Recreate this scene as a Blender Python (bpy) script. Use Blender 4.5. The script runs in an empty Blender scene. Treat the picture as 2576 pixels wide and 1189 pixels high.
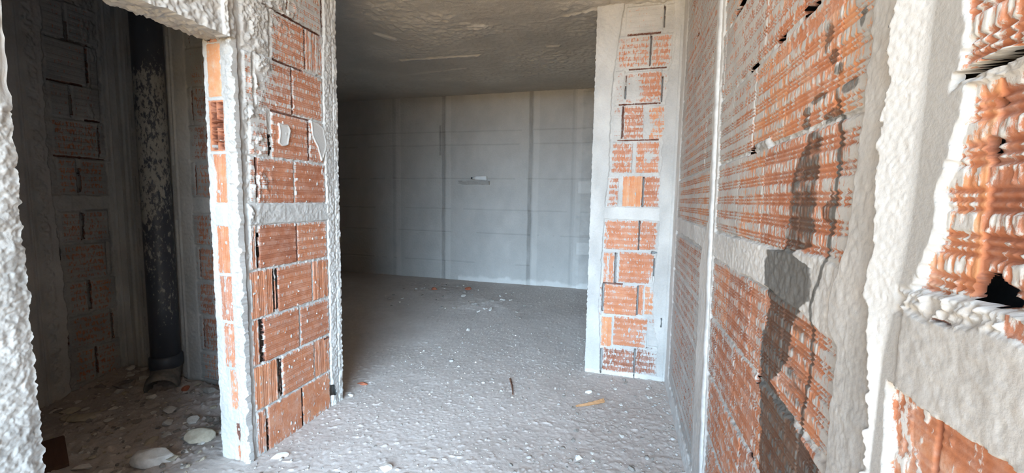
import bpy, math, random
import numpy as np
from mathutils import Vector
random.seed(7)
RNG = np.random.default_rng(11)
SC = bpy.context.scene
COL = SC.collection

# ------------------------------------------------------------------ numpy noise
def _hash(ix, iy, seed):
    h = (ix.astype(np.int64) * 374761393 + iy.astype(np.int64) * 668265263 + seed * 974711) & 0xffffffff
    h = ((h ^ (h >> 13)) * 1274126177) & 0xffffffff
    h = ((h ^ (h >> 16)) * 2246822519) & 0xffffffff
    return ((h ^ (h >> 15)) & 0xffff) / 65535.0
def vn(x, y, seed=0):
    x, y = np.broadcast_arrays(np.asarray(x, float), np.asarray(y, float))
    ix = np.floor(x); iy = np.floor(y); fx = x - ix; fy = y - iy
    fx = fx * fx * (3 - 2 * fx); fy = fy * fy * (3 - 2 * fy)
    a = _hash(ix, iy, seed); b = _hash(ix + 1, iy, seed); c = _hash(ix, iy + 1, seed); d = _hash(ix + 1, iy + 1, seed)
    return (a * (1 - fx) + b * fx) * (1 - fy) + (c * (1 - fx) + d * fx) * fy
def fbm(x, y, o=4, seed=0):
    s = 0; a = .5; t = 0
    for k in range(o):
        s = s + a * vn(x, y, seed + 17 * k); t += a; a *= .5; x = x * 2.03 + 5.1; y = y * 2.03 - 3.7
    return s / t
def sm(a, b, x):
    t = np.clip((x - a) / (b - a), 0, 1); return t * t * (3 - 2 * t)
def lerp(a, b, t): return a + (b - a) * t
def steps(*segs):
    """segs: (start, end, step) joined into one rising coordinate list"""
    out = []
    for a, b, s in segs:
        n = max(1, int(round((b - a) / s))); out += list(np.linspace(a, b, n, endpoint=False))
    out.append(segs[-1][1]); return np.array(out)
def poly_d(U, Z, pts):
    """signed distance to a polygon, positive inside"""
    d = np.full(U.shape, 1e9); ins = np.zeros(U.shape, bool); n = len(pts)
    for i in range(n):
        (x1, y1), (x2, y2) = pts[i], pts[(i + 1) % n]
        ex, ey = x2 - x1, y2 - y1
        t = np.clip(((U - x1) * ex + (Z - y1) * ey) / (ex * ex + ey * ey + 1e-12), 0, 1)
        d = np.minimum(d, np.hypot(U - x1 - t * ex, Z - y1 - t * ey))
        c = ((y1 > Z) != (y2 > Z))
        with np.errstate(divide='ignore', invalid='ignore'):
            xi = x1 + (Z - y1) * ex / (ey if ey else 1e-12)
        ins ^= c & (U < xi)
    return np.where(ins, d, -d)
def pline(z, pts):
    """piecewise-linear u(z) from (u, z) points"""
    p = sorted(pts, key=lambda q: q[1]); return np.interp(z, [q[1] for q in p], [q[0] for q in p])

# ------------------------------------------------------------------ mesh helpers
def build(name, V, F, mats, attrs=None, smooth=True, parent=None, fm=None):
    """V (n,3); F (m,4) quads or list of polygons"""
    me = bpy.data.meshes.new(name)
    if isinstance(F, np.ndarray):
        m = len(F); k = F.shape[1]
        me.vertices.add(len(V)); me.vertices.foreach_set('co', np.asarray(V, np.float32).ravel())
        me.loops.add(m * k); me.loops.foreach_set('vertex_index', F.astype(np.int32).ravel())
        me.polygons.add(m); me.polygons.foreach_set('loop_start', np.arange(0, m * k, k, dtype=np.int32))
        me.update(calc_edges=True)
    else:
        me.from_pydata([tuple(v) for v in V], [], F); me.update()
    if attrs:
        for a, val in attrs.items():
            at = me.attributes.new(a, 'FLOAT', 'POINT'); at.data.foreach_set('value', np.asarray(val, np.float32))
    for mt in (mats if isinstance(mats, (list, tuple)) else [mats]): me.materials.append(mt)
    if smooth is True: me.polygons.foreach_set('use_smooth', np.ones(len(me.polygons), bool))
    elif smooth is not False: me.polygons.foreach_set('use_smooth', np.asarray(smooth, bool))
    ob = bpy.data.objects.new(name, me); COL.objects.link(ob)
    if parent: ob.parent = parent
    return ob
def tag(o, label, cat, group=None, kind=None):
    o['label'] = label; o['category'] = cat
    if group: o['group'] = group
    if kind: o['kind'] = kind
    return o
def thing(name, loc, label, cat, rot=(0, 0, 0), group=None):
    o = bpy.data.objects.new(name, None); COL.objects.link(o); o.location = loc; o.rotation_euler = rot
    o.empty_display_size = .05
    return tag(o, label, cat, group)

ATT = ('pl', 'tint', 'tone', 'st')
class Acc:
    """collects quad patches of one wall into one mesh"""
    def __init__(s): s.V = []; s.F = []; s.A = {a: [] for a in ATT}; s.S = []; s.n = 0
    def add(s, V, F, A, smooth):
        s.V.append(V); s.F.append(F + s.n); s.n += len(V); s.S.append(np.full(len(F), smooth))
        for a in ATT: s.A[a].append(np.broadcast_to(A[a], (len(V),)).astype(np.float32))
    def box(s, x0, x1, y0, y1, z0, z1, tone=.45):
        v = np.array([(x, y, z) for z in (z0, z1) for y in (y0, y1) for x in (x0, x1)], float)
        f = np.array([(0, 2, 3, 1), (4, 5, 7, 6), (0, 1, 5, 4), (2, 6, 7, 3), (0, 4, 6, 2), (1, 3, 7, 5)])
        s.add(v, f, dict(pl=1., tint=.5, tone=tone, st=0.), False)
    def make(s, name, mat, label, cat='wall', kind='structure'):
        o = build(name, np.concatenate(s.V), np.concatenate(s.F), mat, {a: np.concatenate(s.A[a]) for a in ATT}, np.concatenate(s.S))
        return tag(o, label, cat, kind=kind)

class Panel:
    """a relief of a wall face: height, plaster cover, brick tint, cement tone, wet stain over (u, z)"""
    def __init__(s, us, zs, seed=1, rough=.006):
        s.us, s.zs, s.seed = us, zs, seed
        s.U, s.Z = np.meshgrid(us, zs)
        U, Z = s.U, s.Z
        n = fbm(U * 60, Z * 60, 3, seed)
        s.h = -.006 + rough * (n - .5) * 2
        s.c = np.full(U.shape, 1.6); s.tint = np.full(U.shape, .5); s.st = np.zeros(U.shape)
        s.tone = .42 + .3 * (fbm(U * 9, Z * 9, 4, seed + 5) - .5)
        s.cut = np.zeros(U.shape, bool); s.wu = np.zeros(U.shape); s.wz = np.zeros(U.shape)
        s.strokes = .5 * vn(U * 230, Z * 48, seed + 31) + .5 * fbm(U * 22, Z * 16, 3, seed + 32)
        s.nb = 0; s.sk = .40; s.gk = .22; s.ec = .22
    def win(s, u0, u1, z0, z1, m=.03):
        a = max(0, np.searchsorted(s.us, u0 - m)); b = min(len(s.us), np.searchsorted(s.us, u1 + m) + 1)
        c = max(0, np.searchsorted(s.zs, z0 - m)); d = min(len(s.zs), np.searchsorted(s.zs, z1 + m) + 1)
        return (slice(c, d), slice(a, b))
    def brick(s, u0, u1, z0, z1, tint=None, cov=.3, rib='h', rd=.0022, lift=0., sets=5.):
        s.nb += 1; k = s.seed * 100 + s.nb
        w = s.win(u0, u1, z0, z1); U, Z = s.U[w], s.Z[w]
        if U.size == 0: return
        if tint is None: tint = .25 + .5 * RNG.random()
        j = .003 * (fbm(U * 55, Z * 55, 3, k) - .5) * 2
        d = np.minimum(np.minimum(U - u0, u1 - U), np.minimum(Z - z0, z1 - Z)) + j
        m = sm(-.0005, .0025, d)
        t = ((Z - z0) / (z1 - z0) * sets) if rib == 'h' else ((U - u0) / max(.05, min(.24, u1 - u0)) * sets * (max(.05, min(.24, u1 - u0)) / .24))
        t = t + .05 * (vn(U * 12, Z * 12, k + 3) - .5)
        f = t - np.floor(t)
        g = np.where(f < .6, .5 - .5 * np.cos(2 * np.pi * f / .2), 0)
        if rib == 'n': g = g * 0
        hb = lift + (RNG.random() - .5) * .003 - rd * g - .004 * (1 - sm(0, .008, d)) + .0012 * (fbm(U * 40, Z * 40, 2, k + 9) - .5)
        s.h[w] = lerp(s.h[w], hb, m)
        edge = s.ec * (1 - sm(0, .02, d))
        s.c[w] = lerp(s.c[w], cov + edge - s.gk * g + .10 * (f > .6), m)
        s.tint[w] = lerp(s.tint[w], tint + .22 * (fbm(U * 14, Z * 30, 3, k + 4) - .5) - .12 * g, m)
    def gap(s, u0, u1, z0, z1, depth=.03, seed=0):
        w = s.win(u0, u1, z0, z1); U, Z = s.U[w], s.Z[w]
        if U.size == 0: return
        rag = min(u1 - u0, z1 - z0) * .55
        d = np.minimum(np.minimum(U - u0, u1 - U), np.minimum(Z - z0, z1 - Z)) + rag * (fbm(U * 45, Z * 45, 3, 900 + seed + s.seed) - .45)
        m = sm(-.0005, .002, d); mc = sm(-.004, -.0005, d)
        s.h[w] = lerp(s.h[w], -min(depth, .03), m); s.c[w] = lerp(s.c[w], .1, mc); s.tint[w] = lerp(s.tint[w], .0, mc)  # darkest brick tint in and around the gap stands in for its shade
        if depth >= .025: s.cut[w] |= d > .0012
    def hole(s, pts, depth=.06, cut=False):
        us = [p[0] for p in pts]; zs = [p[1] for p in pts]
        w = s.win(min(us), max(us), min(zs), max(zs)); U, Z = s.U[w], s.Z[w]
        d = poly_d(U, Z, pts) + .004 * (fbm(U * 90, Z * 90, 2, 77) - .5)
        m = sm(-.001, .0015, d)
        mc = sm(-.003, 0, d)
        s.h[w] = lerp(s.h[w], -depth, m); s.c[w] = lerp(s.c[w], 0, mc); s.tint[w] = lerp(s.tint[w], .1, mc)  # dark tint painted in as the shade of the hollow
        if cut: s.h[w] = np.where(m > 0, np.maximum(s.h[w], -.014), s.h[w]); s.cut[w] |= d > .0015
    def cem(s, d, h=.008, tone=.6, rag=.02, freq=22, rough=.0012, seed=0, feather=.004, tvar=.25):
        """cement layer where d>0 (d: signed distance array over the whole panel)"""
        n = fbm(s.U * freq, s.Z * freq, 4, 300 + seed + s.seed) - .5
        d = d + rag * n * 2
        m = sm(-feather, feather, d)
        hh = h + rough * 2 * (fbm(s.U * 70, s.Z * 70, 3, 400 + seed) - .5) * 2
        s.h = lerp(s.h, hh, m); s.c = lerp(s.c, 1.6, m)
        s.tone = lerp(s.tone, tone + tvar * (fbm(s.U * 8, s.Z * 5, 4, 500 + seed) - .5) * 1.6, m)
        return d
    def splash(s, d, width, amt):
        """extra plaster cover that fades over width away from d=0"""
        s.c = s.c + amt * sm(-width, 0, d)
    def lumps(s, d, amp=.012, freq=35, seed=0, width=.012):
        n = fbm(s.U * freq, s.Z * freq, 4, 600 + seed)
        m = sm(0, width, d); s.h = s.h + m * amp * np.maximum(0, n - .35) * 2.2; s.c = s.c + m * (n > .42) * .7
    def spots(s, n, size=.006, seed=0, cov=.8):
        r = np.random.default_rng(seed)
        for _ in range(n):
            u = r.uniform(s.us[0], s.us[-1]); z = r.uniform(s.zs[0], s.zs[-1]); a = size * r.uniform(.5, 1.6); b = a * r.uniform(.8, 2.2)
            w = s.win(u - a, u + a, z - b, z + b, .002)
            if s.U[w].size == 0: continue
            q = 1 - np.hypot((s.U[w] - u) / a, (s.Z[w] - z) / b); s.c[w] += cov * sm(0, .4, q); s.h[w] += .002 * sm(0, .6, q)
    def ragged(s, side, amp=.01, freq=40, seed=0, reach=.03):
        U, Z = s.U, s.Z
        if side in 'lr':
            e = s.us[0] if side == 'l' else s.us[-1]
            n = (fbm(Z * freq, Z * 0 + 3.3, 4, 700 + seed) - .5) * 2 * amp
            s.wu += n * np.clip(1 - np.abs(U - e) / reach, 0, 1)
        else:
            e = s.zs[0] if side == 'b' else s.zs[-1]
            n = (fbm(U * freq, U * 0 + 1.7, 4, 700 + seed) - .5) * 2 * amp
            s.wz += n * np.clip(1 - np.abs(Z - e) / reach, 0, 1)
    def put(s, acc, origin, ud, nd, skirt=.05, zd=(0, 0, 1), clamp=None):
        U, Z = s.U, s.Z
        c = s.c + (s.strokes - .5) * .95
        h = s.h + np.where(s.c < 1.4, sm(.40, .60, c) * .0014, 0)
        pl = np.clip(np.where(s.c < 1.4, s.c + (s.strokes - .5) * s.sk, s.c), 0, 1.6)
        o, ud, nd, zd = (np.array(a, float) for a in (origin, ud, nd, zd))
        P = o + (U + s.wu)[..., None] * ud + (Z + s.wz)[..., None] * zd + h[..., None] * nd
        nz, nu = U.shape
        V = P.reshape(-1, 3); idx = np.arange(nz * nu).reshape(nz, nu)
        q = np.stack([idx[:-1, :-1], idx[:-1, 1:], idx[1:, 1:], idx[1:, :-1]], -1).reshape(-1, 4)
        ci = s.cut.astype(int); cq = (ci[:-1, :-1] + ci[:-1, 1:] + ci[1:, 1:] + ci[1:, :-1]) >= 2
        q = q[~cq.ravel()]
        if np.dot(np.cross(ud, zd), nd) < 0: q = q[:, ::-1]
        A = dict(pl=pl.ravel(), tint=np.clip(s.tint, 0, 1).ravel(), tone=np.clip(s.tone, 0, 1).ravel(), st=s.st.ravel())
        acc.add(V, q, A, True)
        if skirt:
            ring = np.concatenate([idx[0, :], idx[1:, -1], idx[-1, -2::-1], idx[-2:0:-1, 0]])
            A1 = V[ring]; B1 = A1 - nd * (skirt + h.reshape(-1)[ring, None]); n = len(ring)
            i = np.arange(n); j = (i + 1) % n
            f = np.stack([i, i + n, j + n, j], -1)
            a2 = {k: np.concatenate([v[ring], v[ring]]) for k, v in A.items()}
            acc.add(np.concatenate([A1, B1]), f, a2, False)

# ------------------------------------------------------------------ materials
def nodes(name):
    m = bpy.data.materials.new(name); m.use_nodes = True; nt = m.node_tree; nt.nodes.clear()
    out = nt.nodes.new('ShaderNodeOutputMaterial'); b = nt.nodes.new('ShaderNodeBsdfPrincipled')
    nt.links.new(b.outputs[0], out.inputs[0])
    return m, nt, b
def N(nt, t, **k):
    n = nt.nodes.new(t)
    for a, v in k.items():
        if hasattr(n, a): setattr(n, a, v)
        else: n.inputs[a].default_value = v
    return n
def ramp(nt, fac, stops):
    r = nt.nodes.new('ShaderNodeValToRGB'); e = r.color_ramp.elements
    while len(e) < len(stops): e.new(.5)
    for x, (p, c) in zip(e, stops): x.position = p; x.color = (*c, 1)
    nt.links.new(fac, r.inputs[0]); return r.outputs[0]
def mix(nt, fac, a, b, typ='MIX'):
    m = nt.nodes.new('ShaderNodeMix'); m.data_type = 'RGBA'; m.blend_type = typ
    for s, v in ((m.inputs[0], fac), (m.inputs[6], a), (m.inputs[7], b)):
        if hasattr(v, 'is_linked'): nt.links.new(v, s)
        elif isinstance(v, (int, float)): s.default_value = v
        else: s.default_value = (*v, 1)
    return m.outputs[2]
def math_(nt, op, a, b=0., c=None):
    m = nt.nodes.new('ShaderNodeMath'); m.operation = op
    for i, v in enumerate((a, b, c)):
        if v is None: continue
        if hasattr(v, 'is_linked'): nt.links.new(v, m.inputs[i])
        else: m.inputs[i].default_value = v
    return m.outputs[0]
def noise(nt, scale, detail=4, rough=.6, vec=None):
    n = N(nt, 'ShaderNodeTexNoise'); n.inputs['Scale'].default_value = scale; n.inputs['Detail'].default_value = detail; n.inputs['Roughness'].default_value = rough
    if vec is None:
        vec = N(nt, 'ShaderNodeTexCoord').outputs['Object']
    nt.links.new(vec, n.inputs['Vector']); return n.outputs['Fac']
def bump(nt, b, h, strength=.4, dist=.003):
    n = nt.nodes.new('ShaderNodeBump'); n.inputs['Strength'].default_value = strength; n.inputs['Distance'].default_value = dist
    nt.links.new(h, n.inputs['Height']); nt.links.new(n.outputs[0], b.inputs['Normal'])
def att(nt, name):
    a = nt.nodes.new('ShaderNodeAttribute'); a.attribute_name = name; return a.outputs['Fac']
def smoothstep(nt, x, a, b):
    m = nt.nodes.new('ShaderNodeMapRange'); m.interpolation_type = 'SMOOTHSTEP'
    nt.links.new(x, m.inputs[0]); m.inputs[1].default_value = a; m.inputs[2].default_value = b; return m.outputs[0]

def mat_wall():
    m, nt, b = nodes('brick_and_cement')
    pl, ti, to, st = (att(nt, a) for a in ATT)
    fine = noise(nt, 120, 5, .65); mid = noise(nt, 18, 5, .6); low = noise(nt, 4, 3)
    tcw = N(nt, 'ShaderNodeTexCoord').outputs['Object']
    mp = N(nt, 'ShaderNodeMapping'); mp.inputs['Scale'].default_value = (1, 1, .38); nt.links.new(tcw, mp.inputs[0])
    stroke = noise(nt, 95, 6, .68, mp.outputs[0])
    f = math_(nt, 'ADD', pl, math_(nt, 'MULTIPLY_ADD', stroke, 2.3, -1.15))
    fac = smoothstep(nt, f, .36, .70)
    dust = math_(nt, 'MULTIPLY_ADD', smoothstep(nt, math_(nt, 'ADD', mid, math_(nt, 'MULTIPLY_ADD', fine, .5, -.25)), .38, .66), .24, .06)
    fac = math_(nt, 'MAXIMUM', fac, math_(nt, 'MULTIPLY', dust, math_(nt, 'MINIMUM', 1.0, math_(nt, 'MULTIPLY_ADD', pl, 1.6, .35))))
    t = math_(nt, 'ADD', ti, math_(nt, 'MULTIPLY_ADD', mid, .4, -.2))
    bc = ramp(nt, t, [(0., (.11, .036, .020)), (.3, (.34, .118, .058)), (.6, (.52, .195, .088)), (.85, (.63, .29, .13)), (1., (.64, .39, .22))])
    tt = math_(nt, 'ADD', to, math_(nt, 'ADD', math_(nt, 'MULTIPLY_ADD', fine, .22, -.11), math_(nt, 'MULTIPLY_ADD', low, .12, -.06)))
    cc = ramp(nt, tt, [(0., (.14, .135, .125)), (.3, (.34, .33, .31)), (.6, (.52, .505, .475)), (1., (.74, .73, .70))])
    c = mix(nt, fac, bc, cc)
    # a wet drip mark and splashes of dark slurry
    sf = smoothstep(nt, math_(nt, 'ADD', st, math_(nt, 'MULTIPLY_ADD', fine, .5, -.25)), .25, .75)
    wet = mix(nt, .13, mix(nt, mid, (.022, .021, .017), (.060, .057, .048)), c)
    c = mix(nt, math_(nt, 'MULTIPLY', sf, .90), c, wet)
    nt.links.new(c, b.inputs['Base Color']); b.inputs['Roughness'].default_value = .93; b.inputs['Specular IOR Level'].default_value = .2
    bump(nt, b, math_(nt, 'ADD', fine, math_(nt, 'ADD', math_(nt, 'MULTIPLY', mid, .6), math_(nt, 'MULTIPLY', fac, .5))), .32, .003)
    return m
def mat_dirt():
    m, nt, b = nodes('dusty_dirt_floor')
    fine = noise(nt, 140, 6, .7); mid = noise(nt, 14, 5, .65); low = noise(nt, 1.7, 4)
    to = att(nt, 'tone')
    t = math_(nt, 'ADD', to, math_(nt, 'ADD', math_(nt, 'MULTIPLY_ADD', fine, .5, -.25), math_(nt, 'ADD', math_(nt, 'MULTIPLY_ADD', mid, .35, -.175), math_(nt, 'MULTIPLY_ADD', low, .35, -.175))))
    c = ramp(nt, t, [(0., (.21, .175, .15)), (.35, (.43, .38, .345)), (.65, (.57, .515, .475)), (1., (.76, .73, .70))])
    nt.links.new(c, b.inputs['Base Color']); b.inputs['Roughness'].default_value = .97; b.inputs['Specular IOR Level'].default_value = .1
    bump(nt, b, math_(nt, 'ADD', fine, math_(nt, 'MULTIPLY', mid, .5)), .45, .003)
    return m
def mat_ceiling():
    m, nt, b = nodes('raw_concrete_ceiling')
    fine = noise(nt, 110, 5, .7); low = noise(nt, 2.2, 5)
    t = math_(nt, 'ADD', att(nt, 'tone'), math_(nt, 'ADD', math_(nt, 'MULTIPLY_ADD', fine, .35, -.175), math_(nt, 'MULTIPLY_ADD', low, .4, -.2)))
    c = ramp(nt, t, [(0., (.25, .225, .19)), (.5, (.52, .475, .41)), (1., (.70, .66, .59))])
    nt.links.new(c, b.inputs['Base Color']); b.inputs['Roughness'].default_value = .95; b.inputs['Specular IOR Level'].default_value = .15
    bump(nt, b, fine, .7, .005)
    return m
def mat_rough(name, c0, c1, scale=40, rough=.92, bs=.5, dist=.004):
    m, nt, b = nodes(name)
    n = noise(nt, scale, 5, .65); c = ramp(nt, n, [(.3, c0), (.7, c1)])
    nt.links.new(c, b.inputs['Base Color']); b.inputs['Roughness'].default_value = rough
    bump(nt, b, n, bs, dist); return m
def mat_pipe():
    m, nt, b = nodes('grey_pvc_with_plaster_splatter')
    tc = N(nt, 'ShaderNodeTexCoord').outputs['Object']
    mp = N(nt, 'ShaderNodeMapping'); mp.inputs['Scale'].default_value = (1, 1, .45); nt.links.new(tc, mp.inputs[0])
    n1 = noise(nt, 60, 5, .7, mp.outputs[0]); n2 = noise(nt, 9, 3, .6, mp.outputs[0])
    sx = N(nt, 'ShaderNodeSeparateXYZ'); nt.links.new(tc, sx.inputs[0])
    z = sx.outputs['Z']
    # splatter is thick between about 1.3 m and 2.1 m and clean above
    band = math_(nt, 'MULTIPLY', smoothstep(nt, z, .0, 1.75), math_(nt, 'SUBTRACT', 1.0, smoothstep(nt, z, 1.98, 2.14)))
    v = math_(nt, 'ADD', math_(nt, 'ADD', n1, math_(nt, 'MULTIPLY_ADD', n2, .5, -.25)), math_(nt, 'MULTIPLY_ADD', band, .26, -.16))
    f = smoothstep(nt, v, .50, .60)
    pc = mix(nt, n2, (.040, .044, .055), (.075, .08, .095))
    c = mix(nt, f, pc, mix(nt, n1, (.22, .21, .18), (.42, .40, .36)))
    nt.links.new(c, b.inputs['Base Color'])
    nt.links.new(math_(nt, 'MULTIPLY_ADD', f, .45, .42), b.inputs['Roughness'])
    bump(nt, b, f, .5, .002); return m
def mat_wood(name, a, c, sc=30):
    m, nt, b = nodes(name)
    tc = N(nt, 'ShaderNodeTexCoord').outputs['Object']; mp = N(nt, 'ShaderNodeMapping'); mp.inputs['Scale'].default_value = (.08, 1, 1); nt.links.new(tc, mp.inputs[0])
    n = noise(nt, sc * 4, 5, .6, mp.outputs[0]); nt.links.new(ramp(nt, n, [(.3, a), (.7, c)]), b.inputs['Base Color']); b.inputs['Roughness'].default_value = .8
    bump(nt, b, n, .4, .002); return m
M_WALL = mat_wall(); M_DIRT = mat_dirt(); M_CEIL = mat_ceiling(); M_PIPE = mat_pipe()
M_RAIL = mat_rough('pale_cement_screed', (.42, .415, .40), (.58, .575, .555), 35, .9, .3, .002)
M_PLAST = mat_rough('pale_plaster_chunk', (.50, .47, .42), (.72, .69, .64), 30, .95, .6, .004)
M_TAN = mat_rough('tan_mortar_chunk', (.36, .31, .23), (.54, .48, .38), 30, .95, .6, .004)
M_GREY = mat_rough('grey_mortar_chunk', (.20, .175, .15), (.38, .345, .31), 30, .95, .6, .004)
M_WHITE = mat_rough('white_plaster_flake', (.66, .66, .65), (.82, .82, .81), 25, .9, .3, .002)
M_RED = mat_rough('terracotta_shard', (.26, .075, .04), (.42, .14, .07), 40, .9, .4, .002)
M_WOOD = mat_wood('split_pine', (.34, .17, .075), (.52, .29, .14))
M_DWOOD = mat_wood('dark_stick', (.10, .048, .03), (.19, .09, .055))
M_BOARD = mat_wood('dark_brown_board', (.085, .042, .026), (.13, .065, .04))
M_ELBOW = mat_rough('dirty_grey_pipe_fitting', (.10, .09, .078), (.25, .225, .195), 22, .85, .4, .002)

# ------------------------------------------------------------------ the place: measured in metres, hall runs along +y
XR, XL, YS, XS, YB = .351, -1.696, 3.039, -.231, 5.65
YP0, YP1 = 1.449, 2.112                   # pier of the left wall
YN = .737                                 # near jamb of the small room's doorway
XJ = -1.862                               # back face of the left wall
XSR, YSR = -3.34, 1.975                   # small room: left wall, back wall
FY, FC, FL = -1.0, -.75, .30                        # right wall's unseen end, extended for back-room shade; open hall edge; small-room outer wall
ZJ = [-.02, .237, .468, .698, .939, 1.16, None, 1.262, 1.488, 1.722, 1.972, 2.208, 2.46, 2.70]
def ceil_z(y): return 2.685 + .052 * np.maximum(0, np.asarray(y, float) - 3.04)

# ---- right wall of the hall (u = y) : courses, cement strips, wet mark
def wall_right():
    us = steps((FY, .40, .03), (.40, .90, .0016), (.90, 1.40, .0026), (1.40, 2.1, .004), (2.1, YS, .007))
    zs = steps((-.06, .62, .006), (.62, .86, .0035), (.86, 1.43, .0024), (1.43, 1.46, .0009), (1.46, 1.62, .0024), (1.62, 2.1, .0045), (2.1, 2.74, .008))
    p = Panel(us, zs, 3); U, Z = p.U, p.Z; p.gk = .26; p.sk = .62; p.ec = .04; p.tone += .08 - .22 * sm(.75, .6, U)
    ZR = [(-.06, .172), (.18, .402), (.41, .632), (.64, .857), (.865, 1.092), (1.198, 1.447), (1.455, 1.692), (1.70, 1.948), (1.956, 2.2), (2.21, 2.45), (2.46, 2.70)]
    off = [.0, .12, .03, .14, .025, -.015, .11, .05, .13, .02, .09]
    for (a, b), o in zip(ZR, off):
        y = .74 + o - .235; i = 0
        while y < YS:
            far = sm(1.05, 1.5, y)
            cov = .37 + .13 * far * (a > 1.15) + .08 * (a > 1.4) * far + (.06 if a > 1.15 else -.04) + .08 * RNG.random()
            tint = .45 + .38 * RNG.random() if a > 1.15 else .42 + .3 * RNG.random()
            p.gk = .26 if a > 1.15 or y < 1.0 else .10
            p.brick(y - .004, y + .239, a, b, tint, cov, rd=.003 if y < 1.5 else .0038)
            y += .235; i += 1
    # joints left open
    for g in [(1.27, 1.34, 1.444, 1.462, .05), (1.33, 1.40, 1.69, 1.705, .03), (1.12, 1.18, 1.69, 1.704, .03), (.96, 1.02, 1.69, 1.706, .03), (1.50, 1.62, 1.945, 1.962, .03), (1.19, 1.245, 1.945, 1.96, .03),
              (2.42, 2.50, 2.198, 2.212, .02), (2.60, 2.68, 2.448, 2.462, .02), (2.33, 2.4, 1.945, 1.956, .02), (1.13, 1.165, .635, .65, .03)]:
        p.gap(*g, seed=int(g[0] * 100))
    # grey mortar lump at the open joint
    p.cem(np.minimum(np.minimum(U - 1.17, 1.265 - U), np.minimum(Z - 1.443, 1.466 - Z)), .006, .25, .006, 60, .003, 5)
    # concrete band
    zt = np.interp(U, [.75, 1.1, 1.6, 2.1, 3.04], [1.205, 1.197, 1.188, 1.192, 1.21]); zb = np.interp(U, [.75, 1.1, 1.6, 2.1, 3.04], [1.075, 1.10, 1.088, 1.11, 1.12])
    d = p.cem(np.minimum(zt - Z, Z - zb), .004, .64, .008, 20, .0012, 1); p.splash(d, .03, .15)
    # corner cement beside the return wall, far courses mostly skimmed over
    d = p.cem(U - 2.86, .006, .7, .03, 14, .001, 2); p.splash(d, .2, .3)
    p.c += .04 * sm(1.9, 2.1, U) * sm(1.0, 1.3, Z) * (p.c < 1.4) + .06 * sm(1.85, 2.0, U) * sm(1.2, .9, Z) * (p.c < 1.4)
    # cement bed of the screed rail (leans with the rail)
    yr = 1.657 + .0855 * Z
    dlow = sm(1.25, 1.0, Z)
    d = p.cem(np.minimum(U - (yr - .055 + .02 * dlow), (yr + .085 + .14 * dlow) - U), .005, .72, .02, 16, .001, 3); p.splash(d, .14, .16)
    p.c += .10 * sm(1.25, 1.05, Z) * sm(yr - .2, yr - .02, U) * (p.c < 1.4)
    p.c += .14 * sm(1.80, 1.95, U) * sm(1.2, 1.0, Z) * (p.c < 1.4)
    d = p.cem(np.minimum(.10 - Z + .05 * (fbm(U * 5, U * 0, 3, 12) - .4), U - 1.2), .008, .74, .02, 30, .002, 13); p.splash(d, .12, .2)
    # patches of heavy plaster on upper left of the big brick field
    for (cy, cz, r, am) in [(1.45, 1.62, .22, .35), (1.5, 1.95, .25, .35), (1.25, 1.80, .2, .3), (1.42, 1.33, .12, .25), (.93, 1.72, .1, .15), (1.2, 1.06, .1, .22), (1.43, 1.0, .2, .2)]:
        p.c += .32 * am * np.exp(-((U - cy) ** 2 + (Z - cz) ** 2) / (r * r)) * (p.c < 1.4)
    # near pilaster of cement: smooth face, rough ridge, then a smooth face again
    bz = pline(Z[:, 0], [(.733, 1.7), (.733, 1.49), (.74, 1.34), (.75, 1.25), (.772, 1.19), (.79, 1.15), (.785, 1.10), (.752, 1.07), (.752, .986), (.75, .8), (.75, 0)])[:, None]
    d = p.cem(bz - U, .010, .50, .010, 30, .0008, 4, tvar=.3)
    p.splash(d, .10, .42)
    bl = pline(Z[:, 0], [(.661, 2.7), (.661, 1.566), (.662, 1.502), (.665, 1.442), (.668, 1.364), (.66, 1.284), (.659, 1.23), (.668, 1.178), (.650, 1.094), (.645, .933), (.645, 0)])[:, None]
    br = pline(Z[:, 0], [(.611, 2.7), (.606, 1.451), (.605, 1.358), (.607, 1.262), (.617, 1.2), (.634, 1.097), (.638, .927), (.638, 0)])[:, None]
    rag = .009 * (fbm(Z * 50, U * 50, 5, 71) - .5) * 2 + .005 * (vn(Z * 190, U * 30, 72) - .5)
    e = bl - U + rag
    ridge = np.clip((U - br) / np.maximum(.006, bl - br), 0, 1)
    amp = np.interp(Z, [0, 1.05, 1.2, 1.3], [.006, .008, .013, .015])
    body = sm(-.002, .002, e)
    rough = .0009 * (fbm(U * 200, Z * 200, 3, 73) - .5) * 2 * sm(.0, .3, ridge)
    p.h = lerp(p.h, .008 + amp * ridge ** 1.2 + rough, body); p.c = lerp(p.c, 1.6, body)
    p.tone = lerp(p.tone, .44 + .2 * sm(.0, .25, ridge) + .1 * (fbm(U * 12, Z * 12, 3, 74) - .5), body)
    # bricks bared in the near face
    near = [(.55, 1.431), (.553, 1.382), (.565, 1.354), (.571, 1.283), (.583, 1.24), (.597, 1.198), (.526, 1.203), (.522, 1.203), (.40, 1.203), (.40, 1.438), (.52, 1.436)]
    dn = poly_d(U, Z, near) + .009 * (fbm(U * 70, Z * 70, 4, 75) - .5) * 2
    mn = sm(-.001, .0015, dn)
    vj = np.interp(Z, [1.2, 1.27, 1.35, 1.41], [.523, .526, .528, .525])
    right = U < vj - .004
    f = (Z - 1.2) / .236 * 5; f = f - np.floor(f)
    g = np.where(f < .62, .5 - .5 * np.cos(2 * np.pi * f / .207), 0)
    deep = np.where(right, .0042, .0028); seam = np.exp(-((U - vj) / .0035) ** 2)
    hb = -.004 - deep * g + .001 * seam - .002 * right
    strokes = .62 * vn(U * 330, Z * 55, 76) + .38 * fbm(U * 60, Z * 90, 3, 78)
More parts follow.
